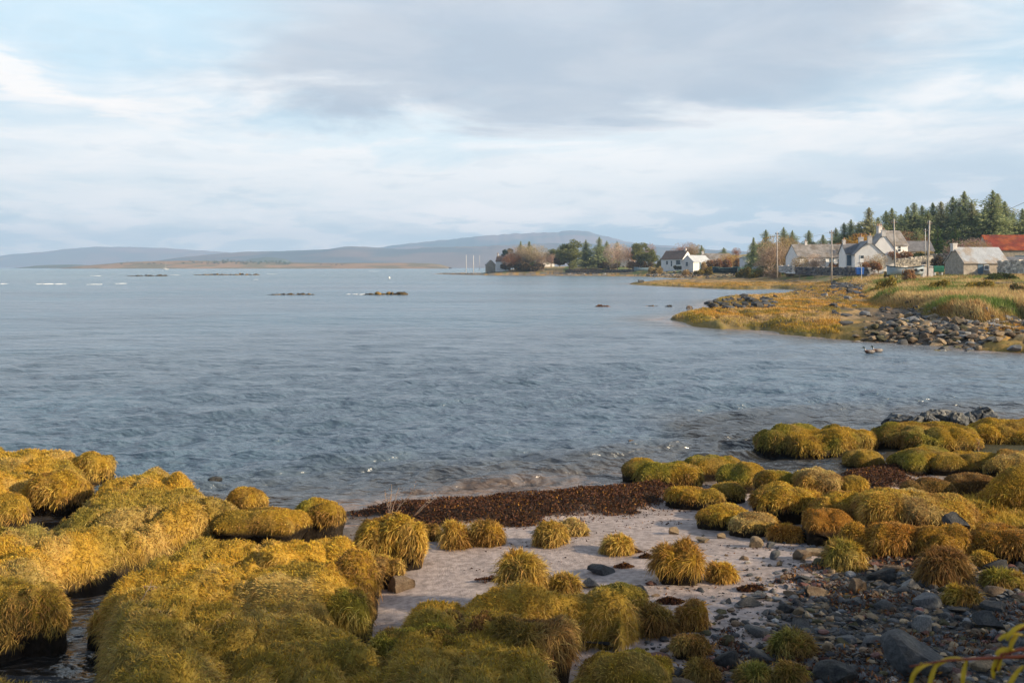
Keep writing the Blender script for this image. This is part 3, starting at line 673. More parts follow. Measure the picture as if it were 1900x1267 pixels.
HUM = [
 # east side, from the water inward
 (GH, 'long low grass hummock standing alone in the water left of the dark rocks', 1411, 1600, 791, 853, -.05, .62, 'olive', .9),
 (GH, 'rounded grass lobe joined to the right end of the hummock in the water', 1555, 1622, 797, 842, -.05, .8, 'gold', .9),
 (GH, 'small steep-sided grass hummock rising from the water by the dark weed', 1563, 1642, 836, 877, -.05, .75, 'gold', .8),
 (GH, 'broad grass hummock directly below the row of dark rocks', 1634, 1838, 788, 842, 0, .6, 'olive', .9),
 (GH, 'wide grass hummock at the right edge level with the dark rocks', 1782, 1985, 781, 836, 0, .55, 'gold', .9),
 (GH, 'dark-fronted grass hummock left of the long overhanging one', 1650, 1770, 832, 884, 0, .7, 'olive', 1.0),
 (GH, 'long grass hummock with hair-like grass hanging over its dark front', 1706, 1846, 836, 884, .05, .6, 'gold', 1.2),
 (GH, 'straw coloured hummock at the right edge behind the big shaded bank', 1826, 1960, 838, 885, .1, .6, 'straw', 1.0),
 (GH, 'large grass bank at the right edge above the deep black hollow', 1835, 2090, 868, 975, .15, .7, 'gold', 1.3),
 (GH, 'low rusty grass hump under the long overhanging hummock', 1752, 1850, 880, 925, .15, .7, 'brown', .9),
 (GH, 'small dome of olive grass with a rusty crown beside the dark weed', 1670, 1765, 888, 924, .2, .6, 'brown', .9),
 (GH, 'leftmost hummock at the end of the beach, dark underneath, washed by the water', 1151, 1222, 853, 895, 0, .7, 'olive', .9),
 (GH, 'bright grass hummock touching the seaweed, second from the left', 1178, 1295, 860, 908, .05, .6, 'olive', 1.0),
 (GH, 'hummock with a black hollow under its front between water and beach', 1260, 1372, 845, 890, .05, .7, 'olive', 1.0),
 (GH, 'yellow-green lobed hummock right of the one with the black hollow', 1330, 1422, 862, 914, .08, .8, 'olive', 1.1),
 (GH, 'low hummock streaked with red stems above the dry sand', 1238, 1345, 903, 941, .12, .6, 'gold', .9),
 (GH, 'rounded hummock between the red-streaked one and the grassy bank', 1320, 1381, 896, 931, .12, .8, 'gold', .9),
 (GH, 'golden hummock casting its shadow on the pale sand', 1291, 1392, 938, 978, .18, .7, 'gold', 1.0),
 (GH, 'shaggy brown and gold hummock at the head of the sand', 1355, 1442, 955, 992, .2, .7, 'straw', 1.0),
 (GT, 'bright rust-orange tussock at the right end of the sand', 1428, 1490, 974, 1010, .25, .8, 'rust', 1.0),
 (GH, 'yellow-green hump on the crest of the east bank near the water', 1400, 1475, 874, 915, .3, .8, 'olive', 1.0),
 (GH, 'highest straw-topped hump on the crest of the east bank', 1470, 1560, 872, 925, .3, .8, 'straw', 1.0),
 (GH, 'golden hump on the bank just left of the dark weed hollow', 1550, 1612, 884, 925, .3, .8, 'gold', 1.0),
 (GH, 'big sunlit swelling of the east bank with combed straw grass', 1590, 1790, 912, 985, .3, .6, 'straw', 1.2),
 (GH, 'flat golden swelling left on the east bank', 1400, 1520, 903, 955, .25, .7, 'gold', 1.1),
 (GH, 'olive and gold swelling in the middle of the east bank', 1500, 1612, 915, 975, .25, .7, 'gold', 1.0),
 (GH, 'dark-faced hump at the front of the east bank above the stones', 1490, 1585, 940, 1005, .25, .7, 'rust', 1.1),
 (GH, 'rusty overhanging hump at the front of the east bank', 1580, 1715, 968, 1035, .25, .6, 'rust', 1.2),
 (GH, 'rust-brown hump below the grey boulder', 1690, 1800, 978, 1042, .25, .65, 'rust', 1.1),
 (GT, 'fiery orange tussock right of the grey boulder', 1800, 1860, 944, 995, .3, .8, 'rust', 1.0),
 (GH, 'orange and green hump at the right edge above the stones', 1790, 1960, 972, 1040, .3, .6, 'rust', 1.2),
 (GT, 'tall yellow-green tussock among the stones left of the pink slab', 1530, 1602, 1010, 1062, .35, .9, 'olive', 1.6),
 (GT, 'broad brown tussock spread over the stones at the right', 1700, 1805, 1020, 1090, .38, .7, 'brown', 1.3),
 (GT, 'small pale tussock right of the broad brown one', 1800, 1848, 1026, 1058, .4, .8, 'olive', 1.0),
 (GT, 'low fringe of olive grass at the right edge of the stones', 1825, 1905, 1066, 1098, .42, .6, 'olive', 1.2),
 (GT, 'sprawling yellow tuft lying flat over the stones', 1755, 1818, 1100, 1128, .44, .7, 'olive', 1.5),
 # out on the sand
 (GT, 'round straw-haired tussock at the left end of the sand', 817, 871, 970, 1022, .12, .9, 'straw', 1.2),
 (GT, 'double-headed tussock beside the round straw-haired one', 871, 938, 966, 1017, .12, .8, 'gold', 1.1),
 (GT, 'dark mossy hump at the left end of the sand against the marsh', 770, 822, 972, 1006, .12, .8, 'brown', .7),
 (GT, 'yellow-green tussock in the middle of the sand, nearer of the touching pair', 988, 1056, 972, 1017, .15, .8, 'olive', 1.1),
 (GT, 'pale straw tussock in the middle of the sand, farther of the touching pair', 1033, 1096, 962, 998, .15, .7, 'straw', 1.1),
 (GT, 'loose faded tussock with seaweed at its foot on open sand', 1115, 1180, 992, 1032, .22, .8, 'straw', 1.1),
 (GT, 'biggest tussock on the sand, grass mop over a dark peat stump', 1211, 1310, 1004, 1088, .28, .75, 'gold', 1.7),
 (GT, 'small golden tussock snuggled right of the biggest one on the sand', 1312, 1366, 1046, 1084, .32, .8, 'gold', 1.1),
 (GT, 'brown-gold tussock at the sand edge, left one of the shaded pair', 1178, 1256, 1122, 1186, .38, .8, 'brown', 1.2),
 (GT, 'brown-gold tussock at the sand edge, right one of the shaded pair', 1251, 1316, 1118, 1175, .4, .8, 'rust', 1.1),
 (GT, 'tussock hollowed black beneath beside the purple stone', 1240, 1325, 1176, 1228, .44, .7, 'brown', 1.1),
 (GT, 'green-topped tussock in the middle of the shaded stones', 1427, 1512, 1174, 1228, .46, .7, 'green', 1.3),
 (GT, 'small brown and green tuft at the bottom edge left of the dark slabs', 1275, 1335, 1236, 1275, .48, .8, 'brown', 1.0),
 (GT, 'green tuft at the bottom edge of the shaded stones', 1365, 1432, 1232, 1280, .48, .8, 'green', 1.2),
 (GT, 'straggly olive tuft at the bottom edge next to the green one', 1434, 1500, 1240, 1280, .48, .8, 'olive', 1.0),
 # crowning the marsh mats
 (GH, 'round grass hump at the water edge of the marsh, seen against the water', 423, 496, 906, 952, .1, .9, 'gold', .9),
 (GH, 'golden grass lobe overhanging the black gully at the marsh edge', 398, 573, 945, 1004, .15, .6, 'gold', 1.1),
 (GH, 'grass dome hanging over the dark gap near the seaweed', 548, 640, 924, 985, .15, .8, 'olive', 1.0),
 (GH, 'big shaggy grass lobe spilling down to the sand', 665, 788, 955, 1050, .1, .7, 'gold', 1.4),
 (GT, 'pale tuft at the foot of the big shaggy lobe', 690, 748, 1030, 1075, .12, .8, 'straw', 1.3),
 (GH, 'grass lobe with long straw fringe above the small sandy gut', 600, 704, 1030, 1135, .15, .7, 'gold', 1.4),
 (GH, 'half shaded grass lobe reaching down into the sandy gut', 590, 688, 1095, 1198, .15, .8, 'olive', 1.4),
 (GT, 'lit upright tussock on the north edge of the green mat', 926, 1010, 1030, 1100, .3, .9, 'gold', 1.4),
 (GT, 'smaller lit tussock right of the upright one on the green mat', 1018, 1078, 1064, 1116, .22, .8, 'gold', 1.2),
 (GH, 'shaded swelling of the green mat with brown hanging front', 800, 926, 1138, 1215, .3, .7, 'brown', 1.6),
 (GH, 'shaded swelling of combed grass right of the brown-fronted one', 905, 1060, 1150, 1250, .25, .7, 'brown', 1.7),
 (GH, 'green-fringed east end of the mat beside the sandy hollow', 1085, 1198, 1088, 1164, .2, .6, 'green', 1.5),
 (GH, 'grass swelling at the bottom edge below the sandy hollow', 1078, 1240, 1205, 1310, .3, .8, 'olive', 1.5),
 (GH, 'dark green swelling at the bottom edge near the middle', 680, 850, 1170, 1262, .25, .7, 'olive', 1.6),
 (GH, 'grass lobe left of the middle fringed above the water channel', -20, 128, 1090, 1198, .1, .6, 'gold', .8),
 (GH, 'golden lobe of the far left mat hanging over the creek', 55, 160, 878, 945, .1, .7, 'gold', 1.2),
 (GH, 'rounded lobe at the seaward tip of the far left mat', 130, 210, 838, 898, .1, .8, 'gold', 1.0),
 (GH, 'fringe-fronted lobe between the far left creek and the picture edge', -40, 52, 918, 984, .1, .8, 'gold', 1.1),
]
for h in HUM:
    kind, label, a, b, t, bb, zb, dep, sty, hang = h
    big = dict(lump=.28) if (b - a) > 100 else {}
    hummock(kind, label, a, b, t, bb, zb, dep, sty, hang, 'grass hummocks of the shore' if kind == GH else 'grass tussocks on the beach', **big)

# grass of the east bank between its hummocks
def bank_turf():
    g = np.random.default_rng(12); n = 260000
    y = g.uniform(8.5, 16, n); x = g.uniform(.2, .58, n) * y
    k = sdf(MAT_R, x, y, 1) > 0; x, y = x[k], y[k]
    z = Hgt(x, y); e = .02
    N = np.stack([-(Hgt(x + e, y) - z) / e, -(Hgt(x, y + e) - z) / e, 1 + 0 * z], -1); N /= np.linalg.norm(N, axis=1, keepdims=True)
    k = z > .14; x, y, z, N = x[k], y[k], z[k], N[k]
    c = jitter(turf_col(x, y, right=.45), .4, g)
    L = (.04 + .06 * fbm(x * 7, y * 7, 76) + .1 * sst(1 - N[:, 2], .2, .6)) * g.uniform(.6, 1.3, len(x))
    V, Q, T, C = blades(np.stack([x, y, z], -1), N, L, .0045 + .0003 * y, c, (-.1, 0, 0), up=.35, spread=.5, droop=1.0, seed=6)
    tag(obj('bank_grass', mesh_np('bank_grass', V, Q, T, C, [M['blade']])), 'tangled straw and rust grass between the hummocks of the east bank', 'grass', None, 'stuff')
bank_turf()

# ------------------------------------------------------------------ stones
import bmesh
def ico(sub):
    bm = bmesh.new(); bmesh.ops.create_icosphere(bm, subdivisions=sub, radius=1.0)
    V = np.array([v.co[:] for v in bm.verts]); T = np.array([[v.index for v in f.verts] for f in bm.faces]); bm.free(); return V, T
ICO = {k: ico(k) for k in (1, 2, 3, 5)}
def rockV(seed, sub=3, cuts=9, lo=.45, hi=.85, flat=.7, rough=.05):
    g = np.random.default_rng(seed); V, T = ICO[sub]; V = V.copy()
    for _ in range(cuts):
        n = g.normal(0, 1, 3); n /= np.linalg.norm(n); o = g.uniform(lo, hi)
        d = V @ n - o; V -= np.where(d > 0, d, 0)[:, None] * n
    V *= 1 + rough * 2 * (fbm(V[:, 0] * 2 + seed, V[:, 1] * 2 + V[:, 2] * 1.7, seed % 40, 3) - .5)[:, None] * 2
    V /= np.abs(V).max(0); V[:, 2] *= flat
    return V, T
SHAPES = [('angular', dict(cuts=12, lo=.35, hi=.7, flat=.55)), ('blocky', dict(cuts=9, lo=.38, hi=.6, flat=.75)), ('flat', dict(cuts=9, lo=.4, hi=.75, flat=.30)), ('rounded', dict(cuts=6, lo=.6, hi=.9, flat=.55, rough=.05)),
          ('wedge-shaped', dict(cuts=6, lo=.3, hi=.7, flat=.55)), ('jagged', dict(cuts=14, lo=.3, hi=.75, flat=.7, rough=.12))]
HUES = [('dark grey', (.085, .084, .083)), ('blue-grey', (.135, .138, .142)), ('tan', (.29, .21, .125)), ('brown', (.17, .115, .07)), ('reddish', (.17, .08, .065)), ('pale grey', (.25, .24, .225)), ('charcoal', (.045, .044, .044)), ('olive', (.11, .095, .045))]
_rc = {}
def crag_me(seed, c):
    V, T = rockV(seed, sub=5, cuts=16, lo=.5, hi=.85, flat=.75, rough=.1); g = np.random.default_rng(seed)
    n = fbm(V[:, 0] * 3 + seed, V[:, 1] * 3 + V[:, 2] * 3.5, 4, 4); f = np.abs(fbm(V[:, 0] * 2.2 - V[:, 2] * 1.2 + seed, V[:, 1] * 2.2 + V[:, 2] * .6, 9, 3) - .5)
    V = V * (1 + .22 * (n - .5) - .22 * np.exp(-(f / .025) ** 2))[:, None]
    C = np.array(c) * (.55 + .9 * n)[:, None]; C = lerp(C, np.array((.34, .32, .26)), .6 * sst(fbm(V[:, 0] * 5, V[:, 1] * 5 + V[:, 2] * 4, 8, 4), .52, .66) * sst(V[:, 2], -.1, .5)); C = lerp(C, np.array((.02, .02, .02)), np.exp(-(f / .03) ** 2))
    return mesh_np('rock', V, None, T, C, [M['rock']], smooth=False)
def rock_me(si, hi, v=0):
    k = (si, hi, v)
    if k not in _rc:
        V, T = rockV(100 + si * 17 + v * 5 + hi * 3, **SHAPES[si][1])
        c = np.array(HUES[hi][1]); n = fbm(V[:, 0] * 3 + hi, V[:, 1] * 3 + V[:, 2] * 2, 9)
        C = c * (.7 + .6 * n)[:, None]; C = lerp(C, np.array((.22, .21, .16)), .25 * sst(n, .6, .75))
        _rc[k] = mesh_np('stone', V, None, T, C, [M['rock']], smooth=False)
    return _rc[k]
def stone(label, px, pyb, wpx, hpx, hue, shape, zb=None, dep=.7, rot=None, cat='stone', name='stone', group='stones of the beach', sink=.2, v=0):
    hi = [h[0] for h in HUES].index(hue); si = [s_[0] for s_ in SHAPES].index(shape)
    z = .3 if zb is None else zb
    for _ in range(3):
        Y = (CH - z) * F / (pyb - HY)
        if zb is None: z = hz(X_at(px, Y), Y)
    W = wpx / F * Y; D = W * dep; Yc = Y + D * .4; H = max(hpx / F * Y, .02)
    o = obj(name, rock_me(si, hi, v), None, (X_at(px, Yc), Yc, z + H * .5 - H * sink), rot if rot is not None else random.uniform(-.4, .4),
            (W / 2, D / 2, H / 2 / SHAPES[si][1]['flat'] * (1 + sink)))
    return tag(o, label, cat, group)
for a in [
 ('big dark slab with a sloping straight top, largest among the near stones', 1700, 1256, 140, 88, 'dark grey', 'wedge-shaped'),
 ('black boulder at the bottom edge left of the big dark slab', 1550, 1272, 84, 42, 'charcoal', 'rounded'),
 ('grey-brown boulder between the marsh lobes and the sand', 738, 1102, 66, 34, 'brown', 'blocky'),
 ('half buried dark boulder with a low pointed top on open sand', 1112, 1067, 58, 22, 'dark grey', 'flat'),
 ('pointed slate-blue stone stuck in the sand by the green mat', 1098, 1092, 42, 20, 'blue-grey', 'wedge-shaped'),
 ('flat olive-brown stone at the sand edge of the green mat', 1160, 1104, 38, 14, 'brown', 'flat'),
 ('dark block with a green cast left of the biggest tussock', 1190, 1108, 44, 20, 'dark grey', 'blocky'),
 ('lone pinkish stone with a dark left side on open sand', 1252, 991, 26, 16, 'tan', 'angular'),
 ('flat tan stone on the upper sand', 1305, 1007, 30, 11, 'tan', 'flat'),
 ('small lit tan stone close to the golden hummock', 1340, 998, 22, 11, 'tan', 'angular'),
 ('rounded tan boulder leaning on the shaggy hummock', 1402, 1016, 30, 22, 'tan', 'rounded'),
 ('small dark stone with a pale face at the sand corner', 1428, 1016, 20, 12, 'blue-grey', 'angular'),
 ('brown cube-shaped boulder in the middle of the stones', 1587, 1104, 44, 34, 'brown', 'blocky'),
 ('long purplish slab right of the brown cube-shaped boulder', 1715, 1130, 64, 26, 'blue-grey', 'flat'),
 ('pink flat slab lying on a black rock', 1624, 1054, 42, 11, 'reddish', 'flat'),
 ('black rock under the pink slab with a glossy grey back', 1640, 1080, 66, 26, 'charcoal', 'angular'),
 ('light grey wedge tilted above the purplish slab', 1692, 1096, 44, 26, 'pale grey', 'wedge-shaped'),
 ('grey tan flat-topped stone left of the yellow-green tussock', 1516, 1032, 44, 17, 'tan', 'flat'),
 ('stone with a cracked brown face below the flat-topped tan one', 1485, 1040, 50, 20, 'brown', 'blocky'),
 ('blue-black stone standing on the sand left of the cracked one', 1436, 1038, 26, 18, 'blue-grey', 'angular'),
 ('bright yellow-tan stone in front of the blue-black one', 1446, 1050, 18, 10, 'tan', 'angular'),
 ('long dark grey slab near the right edge', 1845, 1140, 72, 26, 'dark grey', 'flat'),
 ('grey pyramid-like stone above the big dark slab', 1714, 1174, 40, 32, 'pale grey', 'angular'),
 ('knobbly tan stone left of the red one', 1656, 1190, 32, 14, 'tan', 'jagged'),
 ('thin red stone at the upper end of the big dark slab', 1718, 1180, 30, 9, 'reddish', 'flat'),
 ('wide flat blue-grey slab between tan stones', 1568, 1196, 42, 16, 'blue-grey', 'flat'),
 ('flat slab with pale top left of the knobbly tan stone', 1618, 1200, 46, 18, 'blue-grey', 'blocky'),
 ('tan shell-shaped stone left of the big dark slab', 1536, 1214, 30, 22, 'tan', 'wedge-shaped'),
 ('dark boulder by the hollowed tussock', 1350, 1242, 58, 36, 'charcoal', 'angular'),
 ('grey slanting slab right of the dark boulder by the tussock', 1412, 1232, 50, 32, 'dark grey', 'wedge-shaped'),
 ('rounded mossy stone right of the hollowed tussock', 1352, 1198, 28, 20, 'olive', 'rounded'),
 ('smooth purple stone left of the hollowed tussock', 1215, 1234, 62, 20, 'reddish', 'rounded'),
 ('glossy black stone lying in the sandy hollow', 1115, 1206, 90, 17, 'charcoal', 'flat'),
 ('wide grey rock at the bottom edge left of the brown tuft', 1255, 1262, 56, 26, 'dark grey', 'flat'),
 ('dark rounded stone at the sand edge, paired with a tan one', 1458, 1138, 30, 18, 'charcoal', 'rounded'),
 ('tan stone touching the dark rounded one', 1482, 1142, 26, 20, 'tan', 'blocky'),
 ('grey stone with a flat top right of the dark weed clump', 1412, 1112, 46, 14, 'blue-grey', 'wedge-shaped'),
 ('dark rock capped with brown right of the sand', 1488, 1080, 36, 16, 'dark grey', 'angular'),
 ('brown low hump of stone at the right end of the sand', 1510, 1108, 60, 22, 'brown', 'flat'),
 ('reddish stone lying left of the biggest tussock', 1206, 1087, 26, 9, 'reddish', 'flat'),
 ('small red brick-like stone in the sandy gut', 712, 1182, 26, 9, 'reddish', 'flat'),
 ('dark angular stone near the right edge below the grass', 1850, 1062, 58, 24, 'charcoal', 'angular'),
 ('brown boulder half hidden by grass near the right edge', 1846, 1108, 44, 24, 'brown', 'rounded'),
 ('dark slope-sided boulder left of the long grey slab', 1776, 1140, 44, 16, 'charcoal', 'flat'),
 ('block of dark stone above the near right corner', 1836, 1172, 60, 36, 'dark grey', 'blocky'),
 ('blue slab in the near right corner of the stones', 1870, 1200, 50, 22, 'blue-grey', 'flat'),
]: stone(a[0], *a[1:])
stone('large grey boulder with one flat face on the east bank', 1775, 986, 50, 36, 'dark grey', 'blocky', zb=.42, cat='boulder', name='boulder', group='boulders')
stone('low dark rock awash left of the beach', 400, 894, 26, 10, 'charcoal', 'rounded', zb=-.02, cat='rock', name='rock', group='rocks in the water')
stone('small brown stone awash in the open bay', 1172, 820, 13, 5, 'brown', 'rounded', zb=-.02, cat='rock', name='rock', group='rocks in the water')
for i, (px, pyb, w, h, lab) in enumerate([
 (1666, 793, 66, 28, 'leftmost dark rock of the row at the water, sloping to the left'), (1704, 795, 50, 24, 'squat dark rock next to the leftmost one'), (1722, 795, 34, 36, 'narrow dark rock split from its neighbours'),
 (1752, 793, 56, 32, 'wide cracked dark rock in the middle of the row'), (1778, 796, 44, 33, 'tall dark rock right of the cracked one'), (1798, 792, 34, 22, 'low dark rock in the gap of the row'),
 (1834, 793, 62, 38, 'biggest grey rock of the row with a lichen-pale top'), (1870, 794, 38, 20, 'rightmost small pale rock of the row')]):
    stone(lab, px, pyb, w * 1.15, h * 1.02, ['dark grey', 'dark grey', 'dark grey', 'dark grey', 'charcoal', 'dark grey', 'dark grey', 'pale grey'][i], ['jagged', 'jagged', 'blocky', 'jagged', 'jagged', 'angular', 'jagged', 'jagged'][i],
          zb=.02, dep=.8, cat='rock', name='rock', group='dark rocks in a row at the water', v=i)
    list(COL.objects)[-1].data = crag_me(700 + i, (.10, .105, .11) if i < 7 else (.2, .19, .17))

def cobbles():
    g = np.random.default_rng(21); n = 13000
    y = g.uniform(5.6, 11, n * 2); x = g.uniform(.12, .60, n * 2) * y
    d = sdf(COB, x, y, 3) + (fbm(x * 1.5, y * 1.5, 81) - .5) * .9
    p = np.where(d > 0, 1, np.exp(d / .35) * .5) * np.minimum(1, (y / 8) ** 0.5)
    k = g.uniform(0, 1, len(x)) < p; x, y, d = x[k], y[k], d[k]
    mh, md = mats_h(x, y); k = mh < 0; x, y = x[k], y[k]
    s = .009 + .050 * g.power(.30, len(x)) ** 1.8; s = np.where(g.uniform(0, 1, len(x)) < .035, s * 2.2, s)
    z = Hgt(x, y)
    show = s / y; order = np.argsort(-show)
    big = order[:135]; rest = order[135:]
    hp = np.array([.27, .09, .12, .20, .04, .03, .19, .06])
    hue = g.choice(8, len(x), p=hp); shp = g.integers(0, 6, len(x))
    used = {}
    for i in big:
        px = x[i] / y[i] * F + 950; py = HY + (CH - z[i]) / y[i] * F
        where = ('at the sand edge of the stones' if px < 1440 else 'near the right edge of the stones' if px > 1760 else 'in the middle of the stones') if py < 1140 else \
                ('by the green-topped tussock' if px < 1500 else 'around the big dark slab' if px < 1790 else 'in the near right corner')
        lab = '%s %s stone %s %s' % ('hand-sized' if s[i] < .09 else 'large', HUES[hue[i]][0], 'with ' + {'angular': 'sharp edges', 'blocky': 'a blocky shape', 'flat': 'a flat top', 'rounded': 'rounded sides', 'wedge-shaped': 'a wedge shape', 'jagged': 'a jagged outline'}[SHAPES[shp[i]][0]], where)
        o = obj('stone', rock_me(int(shp[i]), int(hue[i]), int(i) % 2), None, (x[i], y[i], z[i] + s[i] * .12), g.uniform(0, 6.28), (s[i] * g.uniform(.8, 1.25), s[i] * g.uniform(.6, .9), s[i] * g.uniform(.7, 1.1)))
        tag(o, lab, 'stone', 'stones of the beach: ' + lab)
    Vs, Ts, Cs = [], [], []; nb = 0
    temps = [rockV(300 + k, sub=2, **{**SHAPES[k % 6][1]}) for k in range(18)]; tiny = [rockV(340 + k, sub=1, cuts=3, lo=.6, hi=.9, flat=.6) for k in range(9)]
    for i in rest:
        V, T = temps[g.integers(0, 18)] if s[i] > .022 else tiny[g.integers(0, 9)]; a = g.uniform(0, 6.28); ca, sa = math.cos(a), math.sin(a)
        W = V * np.array((g.uniform(.8, 1.3), g.uniform(.6, .95), g.uniform(.7, 1.1))) * s[i]
        W = np.stack([W[:, 0] * ca - W[:, 1] * sa, W[:, 0] * sa + W[:, 1] * ca, W[:, 2] + W[:, 0] * g.uniform(-.2, .2)], -1) + (x[i], y[i], z[i] + s[i] * .12)
        Vs.append(W); Ts.append(T + nb); nb += len(V); c = np.array(HUES[hue[i]][1]) * g.uniform(.6, 1.35); Cs.append(np.tile(c, (len(V), 1)))
    tag(obj('shingle', mesh_np('shingle', np.concatenate(Vs), None, np.concatenate(Ts), np.concatenate(Cs), [M['rock']], smooth=False)), 'dark shingle of countless small stones between the larger ones', 'shingle', None, 'stuff')
cobbles()

def riprap():
    g = np.random.default_rng(22); n = 5600
    py = g.uniform(574, 646, n); px = g.uniform(1560, 2000, n)
    top = np.interp(px, [1560, 1640, 1700, 1760, 2000], [618, 606, 578, 584, 588]); bot = np.interp(px, [1560, 1620, 1800, 1830, 2000], [630, 634, 641, 622, 612])
    k = (py > top) & (py < bot); px, py = px[k], py[k]
    Y = (CH - .5) * F / (py - HY)
    for _ in range(4): Y = (CH - Hgt(X_at(px, Y), Y)) * F / (py - HY)
    x = X_at(px, Y); z = Hgt(x, Y); s = g.uniform(.07, .16, len(x)) + .17 * g.power(.35, len(x)) * (py > 590)
    s *= np.where(py > bot[k] - 7, .55, 1)
    pr = [(2, .34), (3, .18), (5, .2), (0, .18), (7, .10)]; hue = g.choice([a for a, _ in pr], len(x), p=[b for _, b in pr]); shp = g.choice([0, 1, 4, 5, 2], len(x))
    order = np.argsort(-s / Y)
    for i in order[:95]:
        where = 'left part of the far stone slope' if px[i] < 1690 else 'middle of the far stone slope' if px[i] < 1800 else 'right part of the far stone slope'
        lab = '%s %s boulder, %s part of the far stone slope' % (SHAPES[shp[i]][0], HUES[hue[i]][0], where.split()[0])
        o = obj('boulder', rock_me(int(shp[i]), int(hue[i]), int(i) % 2), None, (x[i], Y[i], z[i] + s[i] * .25), g.uniform(0, 6.28), (s[i] * g.uniform(.9, 1.3), s[i] * g.uniform(.7, 1), s[i] * g.uniform(.9, 1.3)))
        tag(o, lab, 'boulder', 'boulders of the far stone slope: ' + lab)
    Vs, Ts, Cs = [], [], []; nb = 0
    temps = [rockV(400 + k, sub=2, **SHAPES[k % 6][1]) for k in range(12)]
    for i in order[95:]:
        V, T = temps[g.integers(0, 12)]; a = g.uniform(0, 6.28); ca, sa = math.cos(a), math.sin(a)
        W = V * s[i] * g.uniform(.7, 1.2, 3); W = np.stack([W[:, 0] * ca - W[:, 1] * sa, W[:, 0] * sa + W[:, 1] * ca, W[:, 2]], -1) + (x[i], Y[i], z[i] + s[i] * .2)
        Vs.append(W); Ts.append(T + nb); nb += len(V); Cs.append(np.tile(np.array(HUES[hue[i]][1]) * g.uniform(.5, 1.3), (len(V), 1)))
    # more rubble: the dark slope by the road end and along the peninsula shore
    for (a, b, c, d, nn, hs, ss) in ((1545, 1612, 512, 536, 380, (0, 1, 6), .32), (1470, 1600, 532, 545, 160, (0, 6, 3), .2), (930, 1240, 506.5, 511.3, 420, (5, 0, 3), .5),  (1620, 1710, 553, 562, 120, (6, 3), .15), (1310, 1440, 553, 573, 90, (0, 6, 0), .28)):
        for _ in range(nn):
            qx = g.uniform(a, b); qy = g.uniform(c, d); YY = (CH - .6) * F / (qy - HY)
            for _k in range(3): YY = (CH - min(hz(X_at(qx, YY), YY), 2.7)) * F / (qy - HY)
            zz = hz(X_at(qx, YY), YY)
            if zz < -.1 or YY < 38: continue
            V, T = temps[g.integers(0, 12)]; q = ss * g.uniform(.5, 1.5); W = V * q * g.uniform(.7, 1.2, 3) + (X_at(qx, YY), YY, zz + q * .2)
            Vs.append(W); Ts.append(T + nb); nb += len(V); Cs.append(np.tile(np.array(HUES[hs[g.integers(0, len(hs))]][1]) * g.uniform(.6, 1.5), (len(V), 1)))
    for (a, b, y0, y1, nn, hs, ss) in ((1200, 1290, 306, 340, 260, (2, 5, 2, 0), .40), (1215, 1400, 255, 300, 300, (2, 0, 6, 3), .4), (1050, 1215, 366, 376, 200, (5, 0, 3), .45)):
        for _ in range(nn):
            qx = g.uniform(a, b); YY = g.uniform(y0, y1); zz = hz(X_at(qx, YY), YY)
            if zz < -.1: continue
            V, T = temps[g.integers(0, 12)]; q = ss * g.uniform(.5, 1.5); W = V * q * g.uniform(.7, 1.2, 3) + (X_at(qx, YY), YY, zz + q * .2)
            Vs.append(W); Ts.append(T + nb); nb += len(V); Cs.append(np.tile(np.array(HUES[hs[g.integers(0, len(hs))]][1]) * g.uniform(.6, 1.5), (len(V), 1)))
    tag(obj('rubble', mesh_np('rubble', np.concatenate(Vs), None, np.concatenate(Ts), np.concatenate(Cs), [M['rock']], smooth=False)), 'loose rubble of small stones along the far shore', 'rubble', None, 'stuff')
riprap()

def skerry(label, px0, px1, pyw, pyt, hues, zrough=1.0, name='skerry'):
    g = np.random.default_rng(int(px0)); Y = CH * F / (pyw - HY); x0, x1 = X_at(px0, Y), X_at(px1, Y); H = max(.08, Z_at(pyt, Y)); W = x1 - x0
    n = max(5, int(W / (H * 1.6))); Vs, Ts, Cs = [], [], []; nb = 0
    for i in range(n * 4):
        t = g.uniform(0, 1); V, T = rockV(int(g.integers(0, 999)), sub=2, cuts=7, flat=.8)
        h = 1.35 * H * g.uniform(.15, 1.0) ** 1.3 * (1.15 - abs(t - .65) ** 1.5 * 1.6); w = max(W / n * g.uniform(.7, 1.6), h)
        Vs.append(V * (w * .6, w * .5, h) + (t * W - W / 2, g.normal(0, W * .05), -.02)); Ts.append(T + nb); nb += len(V)
        Cs.append(np.tile(np.array(hues[g.integers(0, len(hues))]) * g.uniform(.7, 1.2), (len(V), 1)))
    tag(obj(name, mesh_np(name, np.concatenate(Vs), None, np.concatenate(Ts), np.concatenate(Cs), [M['rock']], smooth=False), None, ((x0 + x1) / 2, Y, 0)), label, 'skerry', 'weedy rocks in the bay')
WD = [(.20, .12, .03), (.10, .07, .03), (.05, .045, .04)]
skerry('low weedy rock with a raised right end in mid bay, nearest of the long rocks', 676, 755, 547, 540, WD)
skerry('very low weedy rock left of the raised one in mid bay', 497, 585, 547, 543.2, WD)
skerry('far low dark rock line in front of the island, left one', 236, 310, 512.5, 509, WD[1:])
skerry('far low dark rock line in front of the island, right one', 362, 480, 510.5, 507, WD)
skerry('small rusty rock in the bay left of the golden spit', 1102, 1129, 569, 563.5, [(.16, .07, .03), (.07, .04, .03)])
skerry('flat rusty rock between the two small rocks off the spit', 1197, 1218, 568.5, 565.5, [(.28, .15, .03), (.07, .05, .03)])
skerry('small dark rock nearest the flat rusty one', 1234, 1246, 569, 565, WD[2:])
skerry('little two-humped rock close to the dark rock line of the spit', 1272, 1286, 573, 565, [(.10, .08, .07), (.16, .12, .09)])
